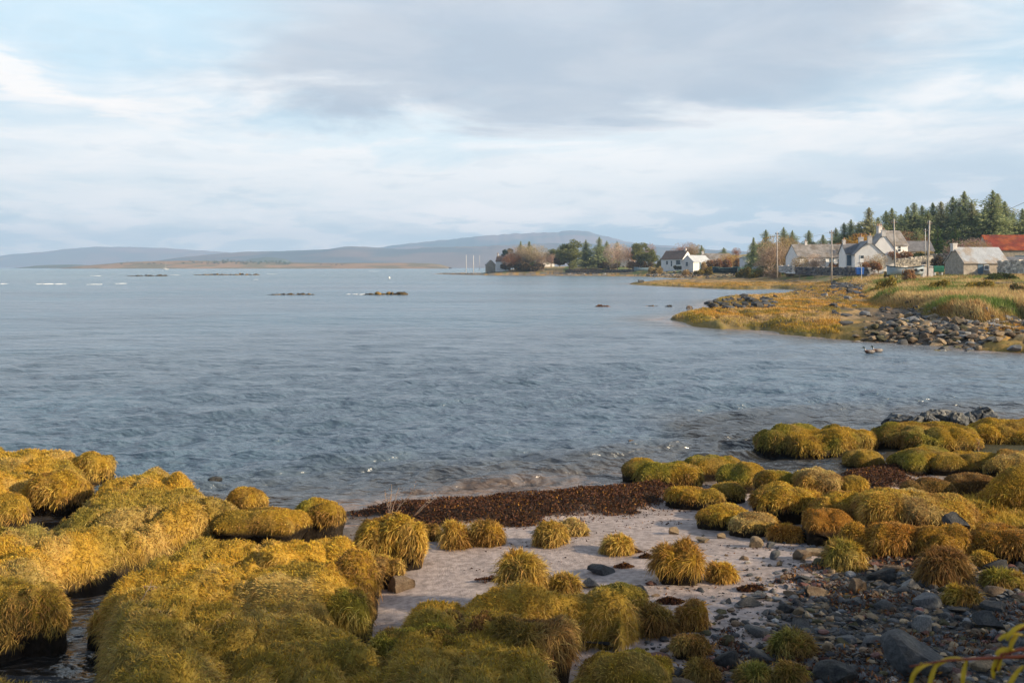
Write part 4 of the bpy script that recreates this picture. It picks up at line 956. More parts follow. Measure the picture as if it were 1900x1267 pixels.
for i, (px, pyb, w, h) in enumerate([(1322, 569, 22, 10), (1345, 568, 20, 9), (1362, 567, 12, 7), (1378, 567, 10, 6), (1396, 565, 20, 13), (1418, 563, 22, 12), (1432, 561, 14, 8)]):
    stone('%s dark boulder from the left in the line on the back of the golden spit' % ['first', 'second', 'third', 'fourth', 'fifth', 'sixth', 'seventh'][i], px, pyb, w, h, 'charcoal' if i % 2 else 'dark grey', 'rounded' if i % 3 else 'angular', zb=.15, cat='boulder', name='boulder', group='boulders on the spit')
stone('white painted boulder on the inner end of the spit', 1530, 553, 14, 10, 'pale grey', 'angular', zb=.4, cat='boulder', name='boulder', group='boulders on the spit')

# ------------------------------------------------------------------ seaweed
def weed():
    g = np.random.default_rng(31)
    def flakes(x, y, z, s, col, up=.5):
        n = len(x); N = np.stack([g.normal(0, 1, n), g.normal(0, 1, n), g.uniform(.1, 1, n) * up * 2], -1); N /= np.linalg.norm(N, axis=1, keepdims=True)
        a = np.cross(N, g.normal(0, 1, (n, 3))); a /= np.linalg.norm(a, axis=1, keepdims=True); b = np.cross(N, a)
        P = np.stack([x, y, z], -1); S = s[:, None]
        V = np.stack([P - a * S, P + b * S * .35 + N * S * .25, P + a * S + N * S * g.uniform(-.4, .4, (n, 1)), P - b * S * .35 + N * S * .1], 1).reshape(-1, 3)
        return V, np.arange(n)[:, None] * 4 + np.arange(4), np.repeat(col, 4, 0)
    def cols(n):
        pal = np.array([(.075, .028, .014), (.05, .022, .012), (.12, .05, .018), (.03, .016, .01), (.26, .12, .02), (.12, .05, .03)])
        return pal[g.choice(6, n, p=[.28, .24, .20, .14, .07, .07])] * g.uniform(.7, 1.7, (n, 1))
    n = 260000; x = g.uniform(-2.4, 8, n); y = g.uniform(9.5, 16, n)
    d = np.maximum(sdf(WEED_P, x, y, 1), sdf(WEED_R, x, y, 1)) + (fbm(x * 2.2, y * 3, 110) - .5) * .55 - .05
    k = (d > -.03) | (g.uniform(0, 1, n) < np.exp(d / .12) * .25); k &= d > -.5; x, y, d = x[k], y[k], d[k]
    z = Hgt(x, y) + g.uniform(0, .045, len(x)) * sst(d, -.05, .1)
    V, Q, C = flakes(x, y, z + .004, g.uniform(.006, .024, len(x)), cols(len(x)))
    tag(obj('seaweed', mesh_np('seaweed', V, Q, None, C, [M['weed']])), 'thick brown band of washed-up seaweed along the water edge', 'seaweed', None, 'stuff')
    # scraps in drift lines on the sand
    n = 26000; x = g.uniform(-1.2, 5.2, n); y = g.uniform(5.8, 12.5, n)
    line = fbm(x * 1.1, y * 3.2 - x * .6, 111); k = (line > .60) & (g.uniform(0, 1, n) < .32); x, y = x[k], y[k]
    mh, _ = mats_h(x, y); b, _ = base_near(x, y); k = (mh < b) & (b > .05); x, y, b = x[k], y[k], b[k]
    V, Q, C = flakes(x, y, b + .003, g.uniform(.006, .026, len(x)), cols(len(x)), up=1.5)
    tag(obj('seaweed_scraps', mesh_np('seaweed_scraps', V, Q, None, C, [M['weed']])), 'scattered scraps of dry seaweed in drift lines on the sand', 'seaweed', None, 'stuff')
    n = 30000; x = g.uniform(.8, 5.4, n); y = g.uniform(5.7, 9.8, n); k = (sdf(COB, x, y, 1) > -.2) & (fbm(x * 2.1, y * 2.6, 113) > .54); x, y = x[k], y[k]
    V, Q, C = flakes(x, y, Hgt(x, y) + g.uniform(.004, .05, len(x)), g.uniform(.008, .024, len(x)), cols(len(x)) * 1.3)
    tag(obj('seaweed_litter', mesh_np('seaweed_litter', V, Q, None, C, [M['weed']])), 'brown weed and litter caught between the dark stones', 'seaweed', None, 'stuff')
    for (lab, px, py, w, d_, m) in (('dark oval clump of seaweed right of the small golden tussock', 1396, 1078, .135, .075, 900), ('rusty heap of seaweed at the foot of the biggest tussock', 1244, 1092, .12, .07, 800), ('seaweed at the foot of the loose faded tussock', 1158, 1027, .10, .05, 500),
                                    ('thin dark strip of seaweed on the sand left of the upright tussock', 928, 1040, .24, .035, 600), ('little seaweed clump behind the loose faded tussock', 1176, 1002, .09, .035, 300), ('two-part seaweed clump right of the loose faded tussock', 1200, 1012, .08, .04, 300),
                                    ('short dark dash of seaweed near the lone pinkish stone', 1278, 998, .09, .02, 160)):
        X0, Y0 = U(px, py, .28); z0 = hz(X0, Y0); a = g.uniform(0, 6.28, m); r = g.uniform(0, 1, m) ** .5
        V, Q, C = flakes(r * np.cos(a) * w, r * np.sin(a) * d_, .004 + g.uniform(0, .05, m) * (1 - r), g.uniform(.008, .022, m), cols(m))
        tag(obj('seaweed_clump', mesh_np('seaweed_clump', V, Q, None, C, [M['weed']]), None, (X0, Y0, z0)), lab, 'seaweed clump', 'seaweed clumps on the sand')
weed()

# ------------------------------------------------------------------ trees
def quads_at(P, A, B):
    """quads centred on P spanned by vectors A and B"""
    V = np.stack([P - A, P - B * .5, P + A, P + B * .5], 1).reshape(-1, 3); return V, np.arange(len(P))[:, None] * 4 + np.arange(4)
def unit(v): return v / (np.linalg.norm(v, axis=-1, keepdims=True) + 1e-9)

def conifer_mesh(seed, H=10.0, wid=.30, c1=(.035, .065, .028), c2=(.10, .12, .045), bare=.06, dens=1.0, top=.9):
    g = np.random.default_rng(seed); Ps, As, Bs, Cs = [], [], [], []; MBt = MB()
    MBt.c = (.13, .10, .08); MBt.tube([(0, 0, -.6), (0, 0, H * .5), (0, 0, H * .97)], [H * .018, H * .011, .01], 6)
    nb = int(250 * dens)
    for i in range(nb):
        t = bare + (1 - bare) * (i / nb) ** .85; z = H * t
        a = i * 2.39996 + g.normal(0, .3); Rr = H * wid * (1 - t) ** .78 * g.uniform(.6, 1.12) * (.75 + .25 * math.sin(t * 23 + seed)) + .02
        if g.uniform() < .07: Rr *= 1.25
        m = max(3, int(Rr * 4.5)); f = (np.arange(m) + .6) / m
        rr = f * Rr; droop = -.22 * rr ** 1.25 / (1 + .15 * H) + .25 * rr * t * t
        side = g.normal(0, .13, m) * (Rr * (1 - f * .4))
        P = np.stack([math.cos(a) * rr - math.sin(a) * side, math.sin(a) * rr + math.cos(a) * side, z + droop + g.normal(0, .06, m)], -1)
        P = np.repeat(P, 4, 0) + g.normal(0, .10 - .07 * t, (m * 4, 3)); n = len(P)
        out = np.array((math.cos(a), math.sin(a), .15)); A = unit(out + g.normal(0, .55, (n, 3))) * g.uniform(.16, .36, (n, 1)) * (1 - .72 * t)
        B = unit(np.cross(A, g.normal(0, 1, (n, 3)))) * g.uniform(.12, .22, (n, 1)) * (1 - .62 * t)
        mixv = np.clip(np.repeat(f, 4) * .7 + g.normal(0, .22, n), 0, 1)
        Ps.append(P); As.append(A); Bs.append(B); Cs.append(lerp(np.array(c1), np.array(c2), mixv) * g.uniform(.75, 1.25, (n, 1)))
        MBt.tube([(0, 0, z), (math.cos(a) * Rr * .6, math.sin(a) * Rr * .6, z - .1)], [.03, .01], 3, False)
    V, Q = quads_at(np.concatenate(Ps), np.concatenate(As), np.concatenate(Bs))
    return MBt.me('trunk', [M['bark']]), mesh_np('crown', V, Q, None, np.repeat(np.concatenate(Cs), 4, 0), [M['leaf']], smooth=False)

def branchy(seed, H=9.0, spread=.55, levels=5, trunk=.2, up=.35, thin=.62):
    g = np.random.default_rng(seed); B = MB(); tips = []
    def grow(p, d, L, r, lv):
        q = p + d * L * .5 + g.normal(0, .05, 3) * L; e = q + unit(d + g.normal(0, .15, 3) + (0, 0, .08)) * L * .5
        B.tube([p, q, e], [r, r * .8, r * .6], 5 if lv > 2 else 3, False); tips.append((e, d, lv))
        if lv == 0: return
        for k in range(g.integers(2, 4) + (lv > 3)):
            nd = unit(d + g.normal(0, spread, 3) + (0, 0, up * .5)); s0 = g.uniform(.35, 1); grow(p + (e - p) * s0, nd, L * g.uniform(.6, .82), r * .55, lv - 1)
    grow(np.array((0, 0, -.3)), unit(np.array((.05, 0, 1.0))), H * .33, H * .022, levels)
    return B, tips
def bare_tree_mesh(seed, H=9.0, col=(.50, .36, .25), twigs=7000, spread=.6, rnd=.5, zc=.62, rw=.42, palebark=True, leafy=0.0, leafcol=(.4, .25, .05)):
    B, tips = branchy(seed, H, spread); g = np.random.default_rng(seed + 5)
    B.c = (.25, .19, .14)
    T = np.array([t[0] for t in tips if t[2] <= 2]); n = twigs
    # twig haze: thin slivers around branch ends, held inside a rounded crown
    u = unit(g.normal(0, 1, (n, 3))) * (g.uniform(0, 1, (n, 1)) ** .4); P1 = u * (H * rw, H * rw, H * (1 - zc)) + (0, 0, H * zc)
    P2 = T[g.integers(0, len(T), n)] + g.normal(0, H * .035, (n, 3)); P = np.where(g.uniform(0, 1, (n, 1)) < rnd, P1, P2)
    lump = fbm(P[:, 0] * .8 + seed, P[:, 2] * .8 + P[:, 1] * .6, 5, 3); P = P[lump > .40]; n = len(P)
    out = unit(P - (0, 0, H * .35)); A = unit(out + g.normal(0, .4, (n, 3))) * g.uniform(.12, .34, (n, 1)); Bv = unit(np.cross(A, g.normal(0, 1, (n, 3)))) * g.uniform(.05, .10, (n, 1))
    c = np.array(col) * g.uniform(.65, 1.3, (n, 1))
    if leafy:
        lf = g.uniform(0, 1, n) < leafy; Bv[lf] = unit(Bv[lf]) * .16; A[lf] = unit(A[lf]) * .14; c[lf] = np.array(leafcol) * g.uniform(.6, 1.3, (lf.sum(), 1))
    V, Q = quads_at(P, A, Bv)
    return B.me('trunk', [M['palebark'] if palebark else M['bark']]), mesh_np('crown', V, Q, None, np.repeat(c, 4, 0), [M['leaf']], smooth=False)
def pine_mesh(seed, H=10.0, c1=(.10, .13, .05), c2=(.30, .29, .09), zc=.52, rw=.34, n=8500, leaf=.24, bush=False):
    g = np.random.default_rng(seed); B, tips = branchy(seed, H, .5, 4); Ps = []
    nb = 44
    cs = unit(g.normal(0, 1, (nb, 3))) * g.uniform(.3, .95, (nb, 1)) * (H * rw, H * rw, H * (1 - zc) * .9) + (0, 0, H * zc); rs = g.uniform(.5, .95, nb) * H * .17
    k = g.integers(0, nb, n); u = unit(g.normal(0, 1, (n, 3))) * g.uniform(.5, 1, (n, 1)); P = cs[k] + u * rs[k][:, None] * (1, 1, .75)
    A = unit(u + g.normal(0, .6, (n, 3))) * leaf * g.uniform(.6, 1.3, (n, 1)); Bv = unit(np.cross(A, g.normal(0, 1, (n, 3)))) * leaf * .7
    c = lerp(np.array(c1), np.array(c2), np.clip(g.uniform(0, 1, nb)[k] * .5 + g.uniform(0, .6, n), 0, 1)) * g.uniform(.75, 1.25, (n, 1))
    V, Q = quads_at(P, A, Bv)
    return B.me('trunk', [M['bark']]), mesh_np('crown', V, Q, None, np.repeat(c, 4, 0), [M['leaf']], smooth=False)

def tree(meshes, label, cat, px, pyt, Y, H0, name='tree', group=None, wfac=1.0, zb=None):
    x = X_at(px, Y); z = hz(x, Y) if zb is None else zb; H = max(1.0, Z_at(pyt, Y) - z); s = H / H0
    t = thing(name, label, cat, (x, Y, z), random.uniform(0, 6.28), group, (s * wfac, s * wfac, s))
    obj('trunk', meshes[0], t); obj('crown', meshes[1], t)
    return t
ORD = ['first', 'second', 'third', 'fourth', 'fifth', 'sixth', 'seventh', 'eighth', 'ninth', 'tenth', 'eleventh', 'twelfth', 'thirteenth', 'fourteenth', 'fifteenth', 'sixteenth', 'seventeenth', 'eighteenth', 'nineteenth', 'twentieth', 'twenty-first', 'twenty-second', 'twenty-third', 'twenty-fourth', 'twenty-fifth', 'twenty-sixth', 'twenty-seventh', 'twenty-eighth', 'twenty-ninth', 'thirtieth']
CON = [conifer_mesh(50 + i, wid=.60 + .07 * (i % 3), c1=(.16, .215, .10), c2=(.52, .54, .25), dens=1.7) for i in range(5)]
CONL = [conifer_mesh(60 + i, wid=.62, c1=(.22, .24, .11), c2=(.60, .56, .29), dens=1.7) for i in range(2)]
belt = [(1566, 414, 228), (1579, 408, 232), (1594, 415, 226), (1612, 386, 226), (1629, 404, 232), (1644, 392, 236), (1655, 387, 228), (1672, 398, 232), (1684, 384, 234), (1696, 377, 228), (1711, 382, 234), (1722, 392, 226), (1731, 377, 232), (1746, 375, 228), (1757, 384, 236), (1768, 366, 230),
        (1780, 384, 224), (1789, 356, 228), (1803, 376, 226), (1812, 390, 232), (1828, 384, 228), (1842, 354, 222), (1851, 360, 230), (1864, 374, 226), (1880, 396, 236), (1897, 388, 224), (1915, 378, 226), (1938, 372, 228)]
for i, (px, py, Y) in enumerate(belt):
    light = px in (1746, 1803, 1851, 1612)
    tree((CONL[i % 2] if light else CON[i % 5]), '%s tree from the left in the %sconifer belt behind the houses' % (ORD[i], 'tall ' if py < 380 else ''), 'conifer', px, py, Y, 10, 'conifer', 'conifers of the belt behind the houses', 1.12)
for i, (px, py, Y, lab) in enumerate([(1740, 418, 205, 'low bushy bright green spruce below the belt, left of the pair'), (1772, 420, 205, 'low bushy bright green spruce below the belt, right of the pair'), (1700, 425, 212, 'dark low spruce between the grey-roofed house and the green pair')]):
    tree(CON[i] if i == 2 else conifer_mesh(70 + i, wid=.42, c1=(.03, .07, .015), c2=(.10, .16, .03)), lab, 'conifer', px, py, Y, 10, 'conifer', 'low spruces', 1.2)
for i, (px, py, Y, k, wf, lab) in enumerate([
    (1398, 441, 245, 3, .8, 'thin larch-like conifer left of the van shed poles'), (1421, 427, 235, 0, 1.1, 'dark pointed conifer behind the flat-roofed shed'), (1454, 422, 240, 1, .9, 'conifer top showing above the golden bare tree'),
    (1470, 428, 236, 2, 1.0, 'conifer right behind the golden bare tree'), (1474, 448, 225, 4, 1.3, 'broad dark conifer left of the long low cottage'), (1501, 428, 238, 0, 1.15, 'conifer rising behind the middle of the long low cottage'),
    (1527, 436, 246, 3, 1.3, 'blunt conifer behind the right half of the long low cottage'), (1551, 423, 236, 1, 1.0, 'light conifer behind the telegraph pole by the cottage'),
    (1087, 445, 395, 2, 1.0, 'slim spruce left of the twin spruces on the point'), (1112, 440, 392, 0, 1.0, 'left and taller of the twin spruces on the point'), (1126, 447, 394, 1, .9, 'right one of the twin spruces on the point'),
    (982, 448, 400, 4, 1.0, 'spruce inside the brown copse on the point'), (966, 448, 402, 3, .9, 'spruce top left in the brown copse on the point'), (1302, 455, 370, 3, 1.0, 'dark spruce peeping out behind the white cottage roof'),
    (1343, 459, 380, 2, 1.2, 'small dark spruce alone on the skyline right of the white sheds'), (1145, 448, 440, 2, .8, 'tiny spruce top above the round bare tree')]):
    tree(CON[k], lab, 'conifer', px, py, Y, 10, 'conifer', 'conifers around the houses', wf)
PINE = [pine_mesh(80 + i) for i in range(2)]; PINED = pine_mesh(84, c1=(.02, .045, .025), c2=(.05, .08, .04))
for (px, py, Y, m, wf, lab) in [(1058, 442, 388, PINE[0], 1.15, 'tall green pine in the middle of the point'), (1187, 446, 372, PINE[1], 1.0, 'green pine left of the white cottage'), (1208, 461, 368, PINE[0], 1.1, 'small flat-topped pine close left of the white cottage'),
                                (942, 456, 405, PINED, 1.1, 'dark round tree above the white house at the tip of the point'), (1023, 459, 430, PINE[1], 1.0, 'small distant green tree behind the pale house on the point'), (1038, 457, 420, PINE[0], .8, 'pale green tree left of the tall pine')]:
    tree(m, lab, 'pine', px, py, Y, 10, 'pine_tree', 'pines on the point', wf)
BT = [bare_tree_mesh(90), bare_tree_mesh(91, col=(.50, .40, .25)), bare_tree_mesh(92, col=(.62, .47, .36), rw=.5, rnd=.75, twigs=9000)]
BG = bare_tree_mesh(95, col=(.42, .30, .16), leafy=.25, leafcol=(.42, .30, .08), rnd=.6); BPk = bare_tree_mesh(96, col=(.42, .27, .22), rnd=.5)
BY = bare_tree_mesh(97, col=(.45, .26, .05), leafy=.8, leafcol=(.50, .28, .03), rnd=.7, rw=.5)
BRd = bare_tree_mesh(98, col=(.40, .22, .12), leafy=.3, leafcol=(.38, .15, .07), rnd=.7, rw=.5)
for (px, py, Y, m, wf, lab) in [
    (962, 456, 396, BT[0], 1.3, 'brown bare birch at the left of the copse on the point'), (978, 452, 392, BT[1], 1.1, 'brown bare birch in front of the copse spruce'), (996, 453, 390, BT[1], 1.2, 'tall brown bare tree at the right of the copse on the point'),
    (1008, 470, 388, BT[0], 1.2, 'low bare tree closing the right end of the copse'), (950, 470, 392, BRd, 1.3, 'low reddish bare tree next to the white house on the point'), (1145, 450, 372, BT[2], 1.0, 'perfectly round pale bare tree standing alone on the point'),
    (1022, 470, 415, BPk, 1.5, 'pale scrubby tree in front of the distant pale house'), (1172, 458, 400, BRd, 1.1, 'reddish bare tree behind the round pale one'), (1204, 450, 410, BPk, .8, 'thin pinkish bare tree on the skyline left of the white cottage'),
    (1272, 448, 385, BPk, 1.4, 'hazy pink bare tree behind the white cottage'), (1288, 452, 380, BG, 1.2, 'tan bare tree right behind the white cottage gable'), (1258, 458, 392, BPk, 1.3, 'low pinkish bare tree left behind the white cottage'),
    (1366, 459, 375, BRd, .9, 'small orange-red tree on the skyline near the sheds'), (1352, 470, 300, BY, 1.4, 'yellowing tree behind the green boat'), (1446, 434, 222, BG, 1.3, 'big golden-tan bare tree left of the long cottage'),
    (1437, 446, 215, BT[0], 1.2, 'greyish bare tree between the van and the long cottage'), (1460, 442, 226, BT[1], 1.1, 'bare tree merging with the golden-tan one'), (1532, 450, 222, BPk, 1.6, 'low pink-tan bare tree behind the long cottage roof'),
    (1406, 448, 250, BT[1], .8, 'thin brown bare tree beside the orange pole'), (1600, 434, 205, BY, 1.4, 'bright yellow tree between cottage chimneys and conifers'), (1612, 440, 208, BY, 1.2, 'second yellow tree, closer to the white chimneys'),
    (1576, 446, 208, BRd, 1.5, 'russet tree left of the bright yellow ones'), (1680, 428, 214, BRd, 1.4, 'russet tree behind the grey-roofed house'), (1795, 440, 178, BPk, 1.9, 'wide pale bare thicket behind the stone hut'), (1815, 446, 176, BG, 1.3, 'tan bare thicket left of the red barn'),
    (1512, 470, 196, BT[2], .9, 'little bare garden tree in front of the long cottage'), (1484, 474, 194, BG, .9, 'second little garden tree, at the left end of the long cottage'), (1614, 474, 168, BT[0], 1.2, 'leafless sapling before the white gable'), (1630, 468, 166, BT[1], .9, 'leaning bare sapling right of the white gable')]:
    tree(m, lab, 'bare tree', px, py, Y, 9, 'bare_tree', 'leafless trees', wf)

# ------------------------------------------------------------------ bushes
def bush_mesh(seed, cols, n=2600, leaf=.09, twiggy=.3, low=.2):
    g = np.random.default_rng(seed); nb = 9
    cs = np.stack([g.uniform(-.7, .7, nb), g.uniform(-.6, .6, nb), g.uniform(.1, .55, nb)], -1); rs = g.uniform(.25, .45, nb); k = g.integers(0, nb, n)
    u = unit(g.normal(0, 1, (n, 3))) * g.uniform(.55, 1.05, (n, 1)); P = cs[k] + u * rs[k][:, None]; P = P[P[:, 2] > -.1]; n = len(P)
    A = unit(g.normal(0, .7, (n, 3)) + (0, 0, .5)) * leaf * g.uniform(.6, 1.6, (n, 1)); tw = g.uniform(0, 1, (n, 1)) < twiggy
    Bv = unit(np.cross(A, g.normal(0, 1, (n, 3)))) * np.where(tw, leaf * .25, leaf * .9)
    pal = np.array(cols); c = pal[g.integers(0, len(pal), n)] * g.uniform(.6, 1.3, (n, 1)); V, Q = quads_at(P, A, Bv)
    B = MB(); B.c = (.18, .12, .08)
    for i in range(8): B.tube([(g.normal(0, .1), g.normal(0, .1), -.2), tuple(cs[i])], [.02, .008], 3, False)
    return B.me('stem', [M['bark']]), mesh_np('foliage', V, Q, None, np.repeat(c, 4, 0), [M['leaf']], smooth=False)
OR_ = [(.42, .22, .10), (.34, .17, .08), (.46, .30, .14)]; GR_ = [(.06, .09, .025), (.10, .12, .03), (.05, .06, .02)]; ST_ = [(.50, .38, .18), (.42, .30, .13), (.30, .24, .08)]; YE_ = [(.42, .28, .04), (.30, .22, .04), (.20, .18, .04)]; DK_ = [(.12, .09, .045), (.18, .12, .06), (.09, .07, .045)]
BM = {'or': [bush_mesh(1, OR_), bush_mesh(2, OR_ + [(.3, .12, .08)])], 'gr': [bush_mesh(3, GR_), bush_mesh(4, GR_ + DK_)], 'st': [bush_mesh(5, ST_), bush_mesh(6, ST_ + OR_)], 'ye': [bush_mesh(7, YE_)], 'dk': [bush_mesh(8, DK_)]}
BU = [  # px0, px1, py top, py base, Y, style, label
 (1305, 1335, 481, 498, 300, 'or', 'orange bushes between the white shed and the green boat'), (1330, 1362, 478, 498, 296, 'or', 'orange bush behind the green boat'), (1358, 1388, 477, 498, 285, 'or', 'orange-brown bush left of the van shed'), (1296, 1314, 484, 498, 292, 'st', 'straw bush hiding the foot of the white shed'),
 (1364, 1394, 494, 511, 232, 'ye', 'olive bush right of the green boat'), (1388, 1432, 497, 514, 226, 'ye', 'dark-fronted golden bush in front of the van'), (1425, 1452, 495, 510, 215, 'st', 'straw bush behind the first telegraph pole'), (1448, 1480, 498, 508, 210, 'st', 'low straw bush left of the dark stone wall'),
 (1185, 1212, 483, 497, 365, 'dk', 'dark hedge bush left of the white cottage'), (1216, 1228, 478, 499, 352, 'ye', 'yellow-green garden shrub at the left corner of the white cottage'), (1160, 1190, 484, 497, 372, 'or', 'orange scrub right of the round bare tree'), (1248, 1268, 492, 498, 336, 'gr', 'low dark hedge in front of the white cottage'),
 (1025, 1052, 472, 488, 398, 'dk', 'dark purple bush left of the tall pine'), (926, 950, 486, 497, 392, 'dk', 'brown scrub before the house at the tip of the point'), (948, 1010, 484, 499, 388, 'dk', 'undergrowth at the foot of the copse'), (1105, 1150, 484, 496, 386, 'dk', 'dark undergrowth below the twin spruces'),
 (1202, 1234, 492, 508, 342, 'st', 'grassy mound above the pale rubble'), (1258, 1286, 499, 510, 300, 'st', 'tawny grass clump on the rubble'), (1286, 1330, 494, 506, 292, 'ye', 'olive scrub left of the green boat'),
 (1652, 1700, 465, 478, 186, 'or', 'rust bracken bank right of the white gable'), (1690, 1724, 468, 480, 182, 'gr', 'dark green bush under the slate lean-to'), (1724, 1765, 472, 492, 172, 'dk', 'brown bracken bank left of the stone hut'), (1700, 1740, 464, 474, 190, 'st', 'straw bank behind the dark green bush'),
 (1600, 1640, 484, 498, 160, 'or', 'rusty scrub at the foot of the white gable'), (1672, 1700, 497, 524, 112, 'or', 'reddish dock clump on the bank beside the telegraph pole'), (1640, 1652, 503, 512, 138, 'gr', 'round dark bush at the left end of the pale boat'),
 (1612, 1664, 510, 552, 88, 'ye', 'big olive-brown gorse clump at the left corner of the bank'), (1712, 1762, 517, 538, 74, 'ye', 'golden-green clump in the middle of the bank'), (1775, 1845, 518, 534, 72, 'ye', 'wide yellow-green clump left of the road'), (1870, 1920, 524, 552, 62, 'gr', 'dark green clump on the bank at the right edge'), (1820, 1905, 505, 521, 105, 'gr', 'dark grass hedge behind the road'),
 (1700, 1730, 545, 560, 62, 'gr', 'fresh green clump at the left of the bank'), (1580, 1612, 432, 446, 215, 'or', 'rust foliage peeping above the cottage chimneys'), (1540, 1572, 486, 500, 190, 'or', 'rusty hedge before the small white wing'), (1385, 1400, 470, 484, 262, 'gr', 'dark shrub under the orange pole'),
]
for i, (a, b, t, bb, Y, sty, lab) in enumerate(BU):
    W = (b - a) / F * Y; xc = X_at((a + b) / 2, Y); z = min(hz(xc, Y), Z_at(bb, Y)) if Y < 150 else Z_at(bb, Y) - .3; H = max(.4, Z_at(t, Y) - z)
    m = BM[sty][i % len(BM[sty])]; t_ = thing('bush', lab, 'bush', (xc, Y, z), 0, 'bushes of the far shore', (W / 2, max(W / 2.5, .6), H / .95)); obj('stem', m[0], t_); obj('foliage', m[1], t_)

# ------------------------------------------------------------------ rough grass on the far shore
def far_grass():
    g = np.random.default_rng(41)
    n = 470000; y = 40 * (170 / 40) ** g.uniform(0, 1, n); x = g.uniform(.14, .62, n) * y
    z, d, k = far_h(x, y); m = (d > .1) & (z > .1); x, y, z, d, k = x[m], y[m], z[m], d[m], k[m]
    up = sst(k, -.6, .6); rip = (x / y > .33) & (k < -.3) & (y < 62) & ~((x / y > .470) & (y < 44.5)); m = ~rip & ((up > .5) | (g.uniform(0, 1, len(x)) < .6)); x, y, z, d, k, up = [q[m] for q in (x, y, z, d, k, up)]
    n1 = fbm(x * .35, y * .22, 91); n2 = fbm(x * 1.1, y * .5, 92)
    cg = lerp(np.array((.52, .38, .17)), np.array((.14, .20, .045)), sst(n1, .47, .60)); cg = lerp(cg, np.array((.36, .19, .07)), sst(n2, .56, .68) * .7)
    cm = lerp(np.array((.54, .29, .05)), np.array((.56, .37, .15)), sst(n1, .4, .65)); cm = lerp(cm, np.array((.24, .18, .03)), sst(n2, .46, .62) * .85); cm = lerp(cm, np.array((.34, .27, .03)), (1 - sst(d, 0, 3)) * .5)
    c = jitter(lerp(cm, cg, up), .35, g)
    L = (.085 + .27 * up * (.4 + fbm(x * .9, y * .7, 94))) * g.uniform(.5, 1.5, len(x)) * (1 + .2 * (y > 90)); W = .010 + .00038 * y
    V, Q, T, C = blades(np.stack([x, y, z], -1), np.tile((0, 0, 1.), (len(x), 1)), L, W, c, (-.25, 0, 0), up=.6, spread=.35, droop=.6, seed=9)
    tag(obj('shore_grass', mesh_np('shore_grass', V, Q, T, C, [M['blade']])), 'rough straw and green grass on the far bank and its golden salt marsh', 'grass', None, 'stuff')
far_grass()

